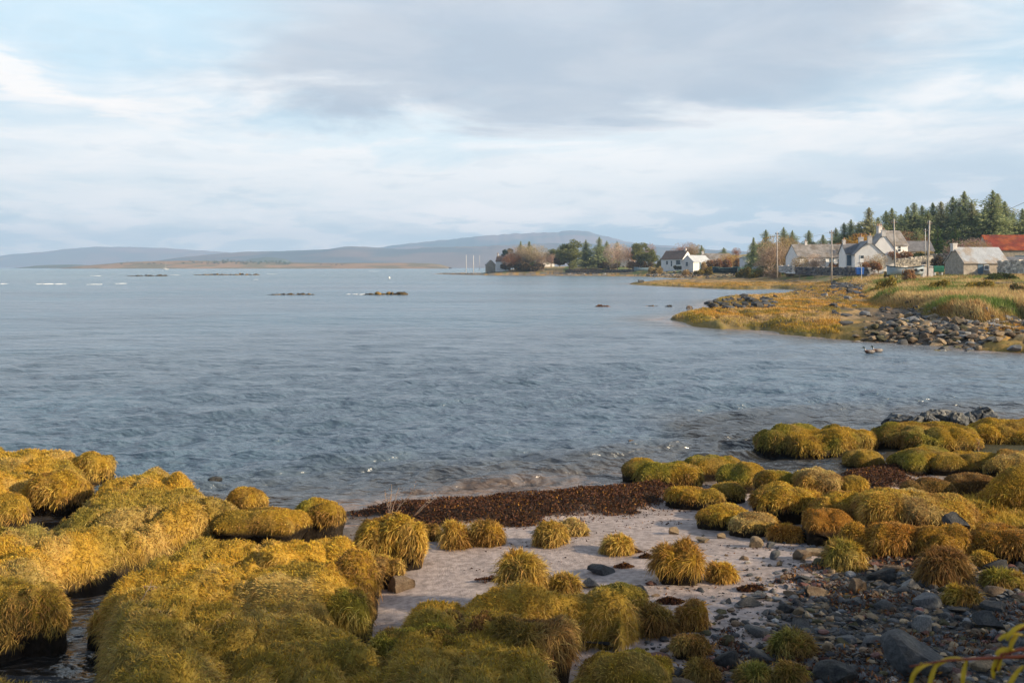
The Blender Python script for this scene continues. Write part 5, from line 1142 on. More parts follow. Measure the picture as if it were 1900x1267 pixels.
# ------------------------------------------------------------------ buildings
def house(name, label, px, Y, L, D, hw, hr, yaw, wall='white_wall', roof='slate', wins=(), doors=(), chims=(), zb=None, cat='house', skew=0.0, eave=.25, found=1.5, group='houses across the bay', gab=None):
    x = X_at(px, Y); z = (hz(x, Y) if zb is None else zb); t = thing(name, label, cat, (x, Y, z), R(yaw), group)
    w = MB(); w.c = (1, 1, 1)
    w.prism([(-D / 2, -found), (D / 2, -found), (D / 2, hw), (D * skew, hr), (-D / 2, hw)], -L / 2, L / 2)
    if wall == 'stone_wall': w.c = (.30, .26, .21); w.C = [np.tile((.40, .345, .28), (len(v), 1)) for v in w.V]
    w.build('wall', M[wall], t)
    r = MB(); e = eave; th = .14
    for s in (-1, 1):
        y0, y1 = s * D / 2, D * skew; sl = (hr - hw) / abs(y1 - y0); yo = y0 + s * e; zo = hw - e * sl
        a, b = (yo, zo), (y1, hr); r.prism([a, b, (b[0], b[1] + th), (a[0], a[1] + th)] if s < 0 else [b, a, (a[0], a[1] + th), (b[0], b[1] + th)], -L / 2 - .12, L / 2 + .12)
    ro = r.build('roof', M[roof], t)
    for cx, ch, cw, npot in chims:
        c = MB(); c.box((cx - cw / 2, -cw / 2, hr - .5), (cx + cw / 2, cw / 2, hr + ch)); c.box((cx - cw / 2 - .06, -cw / 2 - .06, hr + ch - .15), (cx + cw / 2 + .06, cw / 2 + .06, hr + ch)); co = c.build('chimney', M['chimney'], t)
        for q in range(npot):
            p = MB(); xx = cx + (q - (npot - 1) / 2) * .4; p.tube([(xx, 0, hr + ch - .02), (xx, 0, hr + ch + .45)], [.13, .10], 8); p.build('chimney_pot', M['pot'], co)
    for side, u, zc, ww, hh in wins:       # side: F front (-y), E (+x gable), W (-x gable)
        f = MB(); gl = MB()
        def put(mb, o, u0, u1, z0, z1, dd):
            if side == 'F': mb.box((u0, -D / 2 - o, z0), (u1, -D / 2 - o + dd, z1))
            elif side == 'E': mb.box((L / 2 + o - dd, u0, z0), (L / 2 + o, u1, z1))
            else: mb.box((-L / 2 - o, u0, z0), (-L / 2 - o + dd, u1, z1))
        fw = .09; u0, u1, z0, z1 = u - ww / 2, u + ww / 2, zc - hh / 2, zc + hh / 2
        put(f, .05, u0, u0 + fw, z0, z1, .08); put(f, .05, u1 - fw, u1, z0, z1, .08); put(f, .05, u0 + fw, u1 - fw, z0, z0 + fw, .08); put(f, .05, u0 + fw, u1 - fw, z1 - fw, z1, .08); put(f, .045, u0 + fw, u1 - fw, zc - .03, zc + .03, .07)
        put(f, .12, u0 - .08, u1 + .08, z0 - .1, z0, .15)
        fo = f.build('window', M['paint'], t); put(gl, .02, u0 + fw, u1 - fw, z0 + fw, z1 - fw, .03); gl.build('pane', M['glass'], fo)
    for side, u, ww, hh in doors:
        d = MB()
        if side == 'F': d.box((u - ww / 2, -D / 2 - .04, 0), (u + ww / 2, -D / 2 + .02, hh))
        elif side == 'E': d.box((L / 2 - .02, u - ww / 2, 0), (L / 2 + .04, u + ww / 2, hh))
        else: d.box((-L / 2 - .04, u - ww / 2, 0), (-L / 2 + .02, u + ww / 2, hh))
        do = d.build('door', M['door'], t); k = MB(); k.tube([(u + ww * .35, -D / 2 - .1, 1.0), (u + ww * .35, -D / 2 - .04, 1.0)] if side == 'F' else [((L / 2 + .1) * (1 if side == 'E' else -1), u + ww * .35, 1.0), ((L / 2 + .04) * (1 if side == 'E' else -1), u + ww * .35, 1.0)], .03, 6); k.build('handle', M['ceramic'], do)
    return t
house('cottage', 'white cottage with dark brown roof and lit right gable', 1256, 350, 8.6, 7.0, 3.2, 6.0, -40, roof='brownroof', zb=2.7, wins=[('F', -1.9, 1.9, 1.0, 1.3), ('F', -.1, 1.6, .7, 2.0), ('F', 2.6, 2.0, 1.9, 1.6), ('E', .6, 1.8, 1.0, 1.1)], chims=[(3.4, .8, .6, 1)])
house('shed', 'white shed with pale metal roof and grey gable, right of the cottage', 1292, 330, 11, 4.4, 2.3, 4.3, 48, wall='shed_wall', roof='paletin', zb=2.55, wins=[('W', .2, 1.5, 1.1, 1.4)], doors=[('F', -1.2, 1.0, 2.0)], cat='shed')
house('cottage', 'low grey-roofed cottage half hidden behind orange bushes', 1328, 345, 10.0, 6, 2.6, 5.2, 2, roof='oldroof', zb=2.5, wins=[('F', -2.5, 1.5, 1.0, 1.1), ('F', 2, 1.5, 1.0, 1.1)], chims=[(-4.6, .8, .7, 1)])
house('shed', 'flat pale shed with a white roof edge behind the van', 1406, 262, 8.0, 5, 2.6, 3.0, 12, wall='shed_wall', roof='paletin', zb=2.7, wins=[('F', 2.0, 1.7, 1.0, .8)], cat='shed')
house('cottage', 'long low cottage with an old grey roof behind the stone wall', 1517, 205, 11.2, 6, 1.9, 4.4, 8, roof='oldroof', zb=3.2, wins=[('F', -3.6, 1.1, .8, .9), ('F', 0, 1.1, .8, .9), ('F', 3.2, 1.1, .8, .9)], doors=[('F', 1.6, .9, 1.75)], chims=[(-2.6, .7, .5, 1)])
house('cottage', 'white cottage with big gable facing the water and two white chimneys', 1605, 180, 7.0, 4.9, 2.0, 4.3, 82, roof='slate', zb=3.35, wins=[('W', 1.2, 1.2, .7, 1.2)], chims=[(-3.9, .9, .7, 2), (3.6, .9, .8, 2)])
house('cottage', 'small white wing with dark slate roof left of the white gable', 1581, 182, 3.6, 3.8, 2.3, 3.9, 0, roof='slate', zb=3.3, wins=[('F', 0, 1.3, .9, 1.2)], doors=[('F', -1.2, .8, 1.9)], chims=[(-1.5, .8, .5, 1)])
house('farmhouse', 'tall white farmhouse with grey slate roof behind the white cottages', 1650, 196, 4.7, 5.0, 3.8, 6.5, 16, roof='oldroof', zb=3.6, wins=[('F', .4, 3.0, .8, 1.2)], chims=[(-2.3, 1.0, .8, 3)], cat='house')
house('cottage', 'steep white gabled wing left of the tall farmhouse', 1632, 190, 5.0, 4.8, 2.6, 5.8, 86, roof='oldroof', zb=3.5, wins=[('W', .8, 2.0, .8, 1.0)], chims=[(-2.4, .7, .7, 2)])
house('outhouse', 'long slate-roofed lean-to right of the farmhouse', 1699, 198, 5.6, 4, 2.4, 4.2, 0, wall='stone_wall', roof='slate', zb=3.9, cat='outbuilding')
house('stone_hut', 'stone hut with corrugated metal roof streaked with rust', 1811, 150, 7.3, 4.6, 1.7, 3.85, 10, wall='stone_wall', roof='tin', zb=2.05, wins=[('F', .1, .95, .8, .7)], doors=[('F', -.9, .85, 1.4)], chims=[(-3.7, .7, .7, 0)], cat='hut')
house('barn', 'long barn with a rusty red corrugated roof at the right edge', 1897, 182, 14, 7, 3.6, 6.2, -6, wall='stone_wall', roof='redtin', zb=2.6, doors=[('F', -1.5, 2.2, 2.5)], cat='barn')
house('house', 'white house with a low roof at the tip of the point', 934, 400, 5.2, 4.6, 2.8, 4.8, -12, roof='brownroof', zb=2.7, wins=[('F', .6, 1.5, .8, 1.0)], chims=[(-2.3, .9, .6, 2)])
house('shed', 'small brown stone shed left of the white house on the point', 910, 402, 3.6, 3.6, 1.9, 3.6, 100, wall='stone_wall', roof='oldroof', zb=2.2, cat='shed')
house('house', 'distant pale house behind the scrubby tree on the point', 1012, 440, 7, 6, 3.2, 5.4, 8, roof='oldroof', zb=4.2, wins=[('F', 1, 1.8, 1, 1)])
house('house', 'pale house wall showing between the round tree and the pine', 1166, 410, 5.5, 5, 3.2, 4.6, -20, roof='oldroof', zb=4.0, wins=[('F', .6, 1.8, .9, 1)])

def stonewall(label, pts, h, th=.6, cols=((.30, .27, .22), (.22, .20, .17), (.36, .32, .26)), size=.34):
    """pts: (px, Y, z of the foot)"""
    g = np.random.default_rng(int(pts[0][0])); w = MB(); P = [np.array((X_at(a, b), b, c)) for a, b, c in pts]
    for p, q in zip(P[:-1], P[1:]):
        Ln = np.linalg.norm(q[:2] - p[:2]); d = (q - p) / Ln; nx = np.array((-d[1], d[0], 0)); rows = int(h / (size * .7)) + 1
        for r_ in range(rows):
            u = g.uniform(-.2, 0)
            while u < Ln:
                ww = size * g.uniform(.6, 1.5); hh = size * .74; z0 = -.3 + r_ * (h + .3) / rows; jj = g.uniform(-.07, .07); top = hh * (g.uniform(.8, 1.5) if r_ == rows - 1 else 1.05)
                w.c = np.array(cols[g.integers(0, len(cols))]) * g.uniform(.6, 1.25); c = p + d * (u + ww / 2); c = c + (0, 0, 0)
                a = d * ww * .52; b = nx * (th / 2 + jj); sk = g.normal(0, .03, 3)
                V = [c - a - b + (0, 0, z0), c + a - b + (0, 0, z0), c + a + b + (0, 0, z0), c - a + b + (0, 0, z0), c - a * .9 - b * .85 + (0, 0, z0 + top) + sk, c + a * .9 - b * .85 + (0, 0, z0 + top), c + a * .9 + b * .85 + (0, 0, z0 + top), c - a * .9 + b * .85 + (0, 0, z0 + top)]
                w.add(V, [(0, 3, 2, 1), (4, 5, 6, 7), (0, 1, 5, 4), (1, 2, 6, 5), (2, 3, 7, 6), (3, 0, 4, 7)]); u += ww
    o = w.build('drystone_wall', M['stone_wall']); tag(o, label, 'stone wall', 'drystone walls'); return o
stonewall('dark drystone wall running left from the blue bins', [(1478, 172, 2.0), (1545, 164, 1.95), (1612, 156, 1.9)], 1.05, cols=((.10, .10, .11), (.16, .16, .16), (.22, .20, .18)))
stonewall('pale tumbled stone wall right of the hut', [(1856, 147, 2.3), (1885, 144, 2.4), (1960, 138, 2.4)], 1.6, 1.0, cols=((.66, .58, .47), (.50, .44, .36), (.74, .66, .55)))
stonewall('weathered stone wall up the slope between the poles', [(1662, 170, 3.3), (1700, 172, 3.7), (1728, 174, 4.0)], 1.1)
stonewall('low dark sea wall along the shore of the point', [(1050, 374, 1.3), (1180, 362, 1.3)], .9, cols=((.08, .075, .08), (.14, .12, .11)))
stonewall('pale field wall below the spruces', [(1722, 188, 4.6), (1785, 184, 4.8)], .9, .5)
stonewall('white garden wall at the left end of the dark stone wall', [(1446, 188, 2.3), (1468, 186, 2.3)], 1.0, .4, cols=((.55, .53, .50), (.6, .58, .55)))
house('byre', 'dark low stone byre below the red barn roof', 1890, 165, 9, 3, 1.6, 2.1, -6, wall='stone_wall', roof='slate', zb=2.5, cat='outbuilding')

# ------------------------------------------------------------------ poles, cables, signs
def pole(label, px, pyt, pyb, Y, r=.14, lean=0.0, mat='polewood', name='telegraph_pole', ins=True, zb=None, cat='telegraph pole', group='poles along the road'):
    z0 = Z_at(pyb, Y) if zb is None else zb; H = Z_at(pyt, Y) - z0; x = X_at(px, Y); t = thing(name, label, cat, (x, Y, z0), 0, group)
    r *= .85; p = MB(); p.tube([(0, 0, -.8), (lean * .5, 0, H * .5), (lean, 0, H)], [r, r * .88, r * .72], 8); p.build('shaft', M[mat], t, smooth=True)
    if ins:
        c = MB(); c.box((lean - .35, -.06, H - .5), (lean + .35, .06, H - .38)); c.build('crossarm', M['bark'], t)
        for s in (-.28, .28):
            q = MB(); q.tube([(lean + s, 0, H - .38), (lean + s, 0, H - .30), (lean + s, 0, H - .18)], [.05, .07, .04], 8); q.build('insulator', M['ceramic'], t)
    return (x + lean, Y, z0 + H - .25)
t1 = pole('telegraph pole with grey weathered shaft left of the long cottage', 1442, 430, 507, 190, .16)
t2 = pole('telegraph pole before the right end of the long cottage', 1543, 427, 516, 158, .15)
t3 = pole('tall telegraph pole standing in front of the farmhouse roof', 1662, 407, 518, 128, .15, -.25)
t4 = pole('thick pale telegraph pole beside the stone gateposts', 1721, 409, 513, 132, .18, .25)
t5 = pole('slender pole just behind the thick pale one', 1717, 424, 472, 182, .10, 0, 'polepaint')
t6 = pole('orange-tan pole behind the van shed', 1398, 446, 478, 268, .14)
t7 = pole('short stub pole above the long cottage roof', 1492, 455, 468, 212, .10, ins=False)
for i, (px, a, b, Y, r, l) in enumerate([(865, 473, 504, 392, .13, 'leftmost of the three white posts off the point'), (878.5, 474, 504, 392, .15, 'middle of the three white posts off the point, the thickest'), (890, 474, 499, 398, .09, 'rightmost of the three white posts off the point, the thinnest')]):
    pole(l, px, a, b, Y, r, 0, 'polepaint', 'white_post', False, cat='post', group='white posts off the point')
def cable(label, a, b, sag=.8, r=.012):
    m = MB(); n = 14; a = np.array(a); b = np.array(b); pts = [a + (b - a) * k / n - (0, 0, sag * 4 * (k / n) * (1 - k / n)) for k in range(n + 1)]
    m.tube(pts, r, 4, False); tag(m.build('overhead_cable', M['cable']), label, 'cable', 'overhead cables')
cable('cable slung from the long cottage pole to the farmhouse pole', t2, t3); cable('cable between the tall farmhouse pole and the thick pale pole', t3, t4, .5); cable('cable running from the leftmost telegraph pole to the next', t1, t2)
cable('cable from the thick pale pole towards the red barn', t4, (X_at(1960, 150), 150, Z_at(440, 150)), .9)
cable('cable crossing the sky above the conifers at the right edge', (X_at(1868, 190), 190, Z_at(390, 190)), (X_at(2010, 150), 150, Z_at(318, 150)), .3, .04)
def roadsign():
    Y = 140; x = X_at(1598.5, Y); z = Z_at(512, Y); t = thing('road_sign', 'small pale road sign on a blue-grey post by the blue bins', 'sign', (x, Y, z), 0)
    m = MB(); m.tube([(0, 0, -.4), (0, 0, Z_at(482, Y) - z)], .045, 8); m.build('post', M['polepaint'], t)
    m = MB(); m.box((-.28, -.07, Z_at(487, Y) - z), (.28, -.045, Z_at(480, Y) - z)); m.build('plate', M['paint'], t)
roadsign()
def bins():
    for i, (px, lab) in enumerate([(1592, 'left blue bin at the end of the dark stone wall'), (1598, 'right blue bin at the end of the dark stone wall')]):
        Y = 152; x = X_at(px, Y); z = Z_at(509.5, Y); t = thing('wheelie_bin', lab, 'bin', (x, Y, z), R(8 * i), 'blue bins'); m = MB()
        V = [(-.24, -.28, .05), (.24, -.28, .05), (.24, .24, .05), (-.24, .24, .05), (-.32, -.36, .95), (.32, -.36, .95), (.32, .34, .95), (-.32, .34, .95)]
        m.add(V, [(0, 3, 2, 1), (4, 5, 6, 7), (0, 1, 5, 4), (1, 2, 6, 5), (2, 3, 7, 6), (3, 0, 4, 7)]); m.build('bin_body', M['bluebin'], t)
        m = MB(); m.prism([(-.40, .96), (.36, .96), (.36, 1.02), (-.1, 1.08), (-.38, 1.0)], -.34, .34); m.build('lid', M['bluebin'], t)
        for s in (-.22, .22): m = MB(); m.tube([(s - .03, .28, .1), (s + .03, .28, .1)], .1, 12); m.build('wheel', M['rubber'], t)
bins()

# ------------------------------------------------------------------ boats, van, posts
def boat(label, px0, px1, pyt, pyb, Y, hull, rim, yaw=0, up=True, fend=False, name='rowing_boat'):
    W = (px1 - px0) / F * Y; z = Z_at(pyb, Y); H = Z_at(pyt, Y) - z; t = thing(name, label, 'boat', (X_at((px0 + px1) / 2, Y), Y, z), R(yaw), 'boats laid up on the far shore')
    n = 24; m = 9; V = []
    for i in range(n + 1):
        s = i / n * 2 - 1; b = (1 - abs(s) ** 2.6) ** .6 * (1 if s < .9 else 1); b = max(b, .02 if s < 0 else .35); B_ = min(W * .2, 1.1) * b; sh = H * (.82 + .18 * s * s)
        for j in range(m + 1):
            a = (j / m - .5) * math.pi; V.append((s * W / 2 * (1 - .06 * (1 - math.sin(abs(a)))), B_ * math.copysign(abs(math.sin(a)) ** .7, a), sh * (1 - math.cos(a) ** .8)))
    Q = [(i * (m + 1) + j, (i + 1) * (m + 1) + j, (i + 1) * (m + 1) + j + 1, i * (m + 1) + j + 1) for i in range(n) for j in range(m)]
    h = MB(); h.add(V, Q); h.build('hull', M[hull], t, smooth=True)
    g_ = MB()
    for j in (0, m): g_.tube([V[i * (m + 1) + j] for i in range(n + 1)], .06, 5)
    g_.build('gunwale', M[rim], t)
    s_ = MB()
    for u in (-.25, .2): s_.box((u * W - .12, -min(W * .2, 1.1) * .93, H * .68), (u * W + .12, min(W * .2, 1.1) * .93, H * .72))
    s_.build('thwart', M['polewood'], t)
    if fend:
        for u in (.22, .38): f = MB(); f.tube([(u * W, -min(W * .2, 1.1) * .80, H * .55), (u * W, -min(W * .2, 1.1) * 1.18, H * .55)], .16, 12); f.build('fender', M['rubber'], t)
boat('teal-topped dark boat drawn up beside the orange bushes', 1322, 1368, 495, 507, 262, 'darkboat', 'tealboat')
boat('pale grey-blue boat on the shore left of the white cottage', 1176, 1214, 495.5, 503, 350, 'blueboat', 'blueboat')
boat('long pale blue boat with two round black fenders below the farmhouse', 1645, 1713, 493.5, 510.5, 124, 'paleboat', 'darkboat', fend=True)
boat('small green boat right of the teal-topped one', 1369, 1386, 495.5, 503, 256, 'tealboat', 'tealboat')
def van():
    Y = 236; z = Z_at(503, Y); t = thing('parked_van', 'white high-topped van parked in front of the pale shed', 'van', (X_at(1411, Y), Y, z), R(-28))
    prof = [(-1.75, .35), (-1.75, .95), (-1.55, 1.15), (-.85, 1.32), (-.25, 1.95), (.15, 2.35), (1.75, 2.45), (1.9, 2.3), (1.9, .35)]  # x, z ; nose towards -x
    m = MB(); n = len(prof); V = [(p[0], -.95, p[1]) for p in prof] + [(p[0], .95, p[1]) for p in prof]
    Q = [(i, (i + 1) % n, n + (i + 1) % n, n + i) for i in range(n)]; c0 = [(0, i, i + 1) for i in range(1, n - 1)]; c1 = [(n, n + i + 1, n + i) for i in range(1, n - 1)]
    m.add(V, Q, c0 + c1); bo = m.build('body', M['paint'], t)
    mod = bo.modifiers.new('soft edges', 'BEVEL'); mod.width = .07; mod.segments = 2
    m = MB(); d = np.array((-.60, 0, .63)); d /= np.linalg.norm(d); nrm = np.array((-.72, 0, .69)) * .02
    m.add([np.array(v) + nrm for v in [(-.82, -.80, 1.36), (-.82, .80, 1.36), (-.27, .74, 1.93), (-.27, -.74, 1.93)]], [(0, 1, 2, 3)]); wo = m.build('windscreen', M['glass'], t); so_ = wo.modifiers.new('glass thickness', 'SOLIDIFY'); so_.thickness = .02
    for s in (-1, 1):
        m = MB(); y = s * .952; yy = s * .965; m.box((-.35, min(y, yy), 1.35), (.35, max(y, yy), 1.85)); m.build('side_window', M['glass'], t)
        m = MB(); m.box((-1.79, s * .75 - .16, .78), (-1.72, s * .75 + .16, .98)); m.build('headlight', M['ceramic'], t)
        for x in (-1.15, 1.2):
            m = MB(); m.tube([(x, s * .78, .33), (x, s * .98, .33)], .33, 16); w = m.build('wheel', M['rubber'], t); m = MB(); m.tube([(x, s * .97, .33), (x, s * .995, .33)], .18, 12); m.build('rim', M['paint'], w)
    m = MB(); m.box((-1.82, -.9, .35), (-1.70, .9, .58)); m.build('bumper', M['ceramic'], t)
van()
def gatepost(label, px, Y, pyt, pyb):
    x = X_at(px, Y); z = Z_at(pyb, Y); H = Z_at(pyt, Y) - z; t = thing('gatepost', label, 'gatepost', (x, Y, z), 0, 'gateposts'); m = MB(); m.box((-.3, -.3, -.4), (.3, .3, H - .25)); m.build('pillar', M['chimney'], t)
    V, T = rockV(5, 2); m = MB(); m.c = (1, 1, 1); m.add(V * (.34, .34, .25) + (0, 0, H - .12), (), T); m.build('cap_stone', M['chimney'], t)
gatepost('stone gatepost with a pale cap left of the thick pale pole', 1714, 136, 492, 513); gatepost('stone gatepost right of the thick pale pole', 1726, 136, 494, 513)
def greenbox():
    Y = 142; t = thing('oil_tank', 'dark green tank between the gatepost and the stone hut', 'tank', (X_at(1739, Y), Y, Z_at(507, Y)), 0); m = MB()
    m.prism([(-.55, .15), (.55, .15), (.6, .4), (.6, .85), (.45, 1.05), (-.45, 1.05), (-.6, .85), (-.6, .4)], -.75, .75); b = m.build('tank_body', M['greenbox'], t); b.modifiers.new('b', 'BEVEL').width = .06
    m = MB(); m.tube([(0, 0, 1.04), (0, 0, 1.12)], .14, 10); m.build('filler_cap', M['ceramic'], t)
    for s in (-.5, .5): m = MB(); m.box((s - .1, -.5, -.3), (s + .1, .5, .14)); m.build('support', M['chimney'], t)
greenbox()
def road():
    pts = [(1840, 88), (1880, 90), (1960, 92)]; V = []
    for px, Y in pts:
        for dy in (-3.2, -1, 1, 3.2):
            x = X_at(px, Y + dy); V.append((x, Y + dy, max(hz(x, Y + dy), 1.62) + .04))
    Q = [(i * 4 + j, (i + 1) * 4 + j, (i + 1) * 4 + j + 1, i * 4 + j + 1) for i in range(2) for j in range(3)]
    tag(obj('road', mesh_np('road', V, Q, None, None, [M['asphalt']])), kind='structure')
road()

# ------------------------------------------------------------------ ducks, buoy, yacht, foam
def duck(label, px, pyw, male=True, yaw=180):
    Y = CH * F / (pyw - HY); t = thing('duck', label, 'duck', (X_at(px, Y), Y, .0), R(yaw), 'ducks on the water')
    path = [(-.26, .10), (-.22, .09), (-.14, .07), (-.02, .06), (.10, .07), (.17, .11), (.20, .17), (.205, .22), (.215, .255), (.245, .262), (.27, .252), (.285, .25)]
    rad = [.012, .035, .075, .095, .085, .058, .036, .030, .036, .036, .024, .008]; V = []; C = []; k = 12
    body = (.26, .22, .19) if male else (.22, .15, .09); head = (.01, .035, .025) if male else (.16, .11, .07); br = (.14, .06, .035)
    for i, (x, z) in enumerate(path):
        a = np.array(path[max(i - 1, 0)]); b = np.array(path[min(i + 1, len(path) - 1)]); d = (b - a) / np.linalg.norm(b - a); nx = np.array((-d[1], d[0]))
        for j in range(k):
            th = 2 * math.pi * j / k; V.append((x + nx[0] * rad[i] * math.sin(th) * .9, rad[i] * math.cos(th) * 1.1, z + nx[1] * rad[i] * math.sin(th) * .9))
            C.append(head if i > 6 else br if i in (4, 5) else (.6, .6, .6) if (i == 6 and male) else (.03, .03, .03) if i == 0 else body)
    Q = [(i * k + j, i * k + (j + 1) % k, (i + 1) * k + (j + 1) % k, (i + 1) * k + j) for i in range(len(path) - 1) for j in range(k)]
    t.scale = (.8, .8, .8); obj('body', mesh_np('body', V, Q, None, C, [M['duckskin']]), t)
    m = MB(); m.add([(.275, -.016, .258), (.275, .016, .258), (.275, .016, .240), (.275, -.016, .240), (.335, -.018, .238), (.335, .018, .238), (.335, .016, .230), (.335, -.016, .230)], [(0, 3, 2, 1), (4, 5, 6, 7), (0, 1, 5, 4), (1, 2, 6, 5), (2, 3, 7, 6), (3, 0, 4, 7)]); m.build('bill', M['bill'], t)
    for s in (-1, 1):
        m = MB(); m.c = (.33, .28, .24) if male else (.17, .11, .07); m.add([(.10, s * .085, .12), (.0, s * .112, .10), (-.12, s * .092, .10), (-.22, s * .03, .13), (-.1, s * .075, .15), (.02, s * .088, .15)], (), [(0, 1, 5), (1, 4, 5), (1, 2, 4), (2, 3, 4)]); w = m.build('wing', M['duckskin'], t); w.modifiers.new('s', 'SOLIDIFY').thickness = .012
duck('drake swimming ahead with dark head, left of the two ducks', 1613, 655.5, True, 172)
duck('second duck swimming close behind on the right, paler body', 1628, 653.5, True, 178)
def buoy():
    Y = CH * F / (517 - HY); t = thing('buoy', 'tiny white buoy floating far out in the bay', 'buoy', (X_at(722, Y), Y, 0)); m = MB(); m.tube([(0, 0, -.2), (0, 0, 0), (0, 0, .25), (0, 0, .45), (0, 0, .52)], [.15, .3, .33, .22, .05], 12); m.build('float', M['paint'], t, smooth=True); m = MB(); m.tube([(0, 0, .5), (0, 0, .75)], .03, 6); m.build('ring', M['ceramic'], t)
buoy()
def yacht():
    Y = 1250; t = thing('moored_yacht', 'small white yacht with a bare mast off the island', 'yacht', (X_at(307, Y), Y, 0)); m = MB()
    m.add([(-4, -.8, 1.0), (-4, .8, 1.0), (4.6, 0, 1.2), (0, -1.3, 1.0), (0, 1.3, 1.0), (-3.6, -.5, -.2), (-3.6, .5, -.2), (3.6, 0, -.2), (0, -.9, -.2), (0, .9, -.2)], [(0, 3, 8, 5), (3, 2, 7, 8), (1, 6, 9, 4), (4, 9, 7, 2), (0, 5, 6, 1)], [(0, 1, 3), (1, 4, 3), (3, 4, 2)]); m.build('hull', M['paint'], t)
    m = MB(); m.prism([(-.6, 1.0), (.6, 1.0), (.45, 1.6), (-.45, 1.6)], -1.8, 1.4); m.build('cabin', M['paint'], t); m = MB(); m.tube([(.4, 0, 1.1), (.4, 0, 10)], [.12, .07], 6); m.build('mast', M['paint'], t); m = MB(); m.tube([(.4, 0, 2.2), (-3.2, 0, 2.1)], .07, 6); m.build('boom', M['paint'], t)
yacht()
def foam():
    g = np.random.default_rng(51); Vs, Ts = [], []; nb = 0
    for (px0, px1, py, h, cnt) in ((68, 120, 527.5, .40, 40), (167, 188, 528, .25, 18), (219, 232, 526.5, .3, 12), (312, 335, 510.4, .3, 8), (492, 512, 508.8, .25, 7), (645, 678, 546.4, .10, 14), (168, 190, 512, .4, 4), (684, 700, 503.5, .4, 4), (0, 8, 527, .35, 3), (470, 477, 519, .2, 1)):
        Y = CH * F / (py - HY)
        for i in range(cnt):
            px = g.uniform(px0, px1); V, T = rockV(int(g.integers(0, 999)), sub=2, cuts=3, rough=.12); w = (px1 - px0) / F * Y / cnt * g.uniform(.8, 1.6)
            e = 1 - abs((px - (px0 + px1) / 2) / (px1 - px0) * 2) ** 2; Vs.append(V * (w, .5 + w * .1, h * .32 * (.35 + .65 * e)) + (X_at(px, Y), Y + g.normal(0, .5), .03)); Ts.append(T + nb); nb += len(V)
    tag(obj('sea_foam', mesh_np('sea_foam', np.concatenate(Vs), None, np.concatenate(Ts), None, [M['foam']], smooth=True)), 'white breaking crests and foam out in the bay', 'foam', None, 'stuff')
foam()

# ------------------------------------------------------------------ island and hills
def ridge(name, prof, D, depth, c1, c2, seed, base=-3.0, label=None, rough=.05):
    pr = np.array(prof, float); px = np.linspace(pr[0, 0], pr[-1, 0], 260); py = np.interp(px, pr[:, 0], pr[:, 1])
    py = np.convolve(np.pad(py, 4, mode='edge'), np.ones(9) / 9, 'valid')
    zt = CH + (HY - py) / F * D; zt = zt + (fbm(px * .12, px * 0, seed) - .5) * rough * np.maximum(zt, 4)
    tt = np.linspace(0, 1, 40); PX, TT = np.meshgrid(px, tt); ZT = np.tile(zt, (40, 1)); prof_ = np.where(TT < .6, np.sin(TT / .6 * np.pi / 2) ** 1.15, np.cos((TT - .6) / .4 * np.pi / 2))
    Yv = D + depth * (TT - .6); X = (PX - 950) / F * D
    n = fbm(X / depth * 9 + seed, Yv / depth * 9, seed, 5); Z = base + (ZT - base) * prof_ * (1 + .2 * (n - .5) * np.sin(TT * np.pi) * (1 - (np.abs(TT - .6) < .05)))
    Z = np.minimum(Z, base + (ZT - base) * 1.0)
    C = lerp(np.array(c1), np.array(c2), sst(fbm(X / depth * 5, Yv / depth * 7, seed + 3, 4), .4, .6)).reshape(-1, 3)
    i = np.arange(39)[:, None] * 260; j = np.arange(259); Q = np.stack([i + j, i + j + 1, i + 261 + j, i + 260 + j], -1).reshape(-1, 4)
    tag(obj(name, mesh_np(name, np.stack([X, Yv, Z], -1).reshape(-1, 3), Q, None, C, [M['hill']])), kind='structure')
    return lambda qx: float(np.interp(qx, px, zt))
ridge('hills', [(-260, 490), (-60, 484), (0, 477), (60, 471), (140, 461), (190, 458), (250, 459), (300, 460), (345, 463), (420, 468), (520, 476), (640, 490), (700, 497)], 8000, 1500, (.36, .22, .18), (.22, .18, .16), 3)
ridge('hills', [(320, 497), (352, 478), (420, 472), (490, 467), (560, 465), (620, 463), (655, 457), (690, 459), (740, 463), (800, 460), (870, 458), (940, 455), (1010, 452), (1080, 452), (1200, 458), (1400, 468), (1600, 480), (1800, 495)], 5000, 1700, (.12, .12, .12), (.24, .17, .14), 5)
ridge('hills', [(640, 480), (700, 461), (760, 452), (850, 444), (900, 440), (950, 434), (985, 433), (1010, 434), (1035, 431), (1065, 428), (1090, 431), (1120, 440), (1160, 450), (1240, 458), (1340, 470), (1500, 490)], 7600, 2200, (.32, .20, .17), (.12, .13, .13), 8)
ridge('hills', [(60, 497), (90, 492), (140, 491), (200, 494), (260, 497)], 3200, 400, (.12, .13, .10), (.16, .14, .10), 9)
ridge('hills', [(440, 497), (470, 480), (500, 477), (530, 481), (560, 497)], 3500, 400, (.12, .13, .10), (.16, .14, .10), 10)
ISY = 2300
ridge('island', [(142, 498), (158, 494), (200, 490), (250, 486), (300, 484.5), (360, 484), (430, 485), (480, 486.5), (540, 487.5), (620, 488), (700, 488), (760, 488), (800, 489), (822, 491), (836, 498)], ISY, 260, (.36, .22, .12), (.22, .17, .09), 12, base=-1.5, rough=.05)
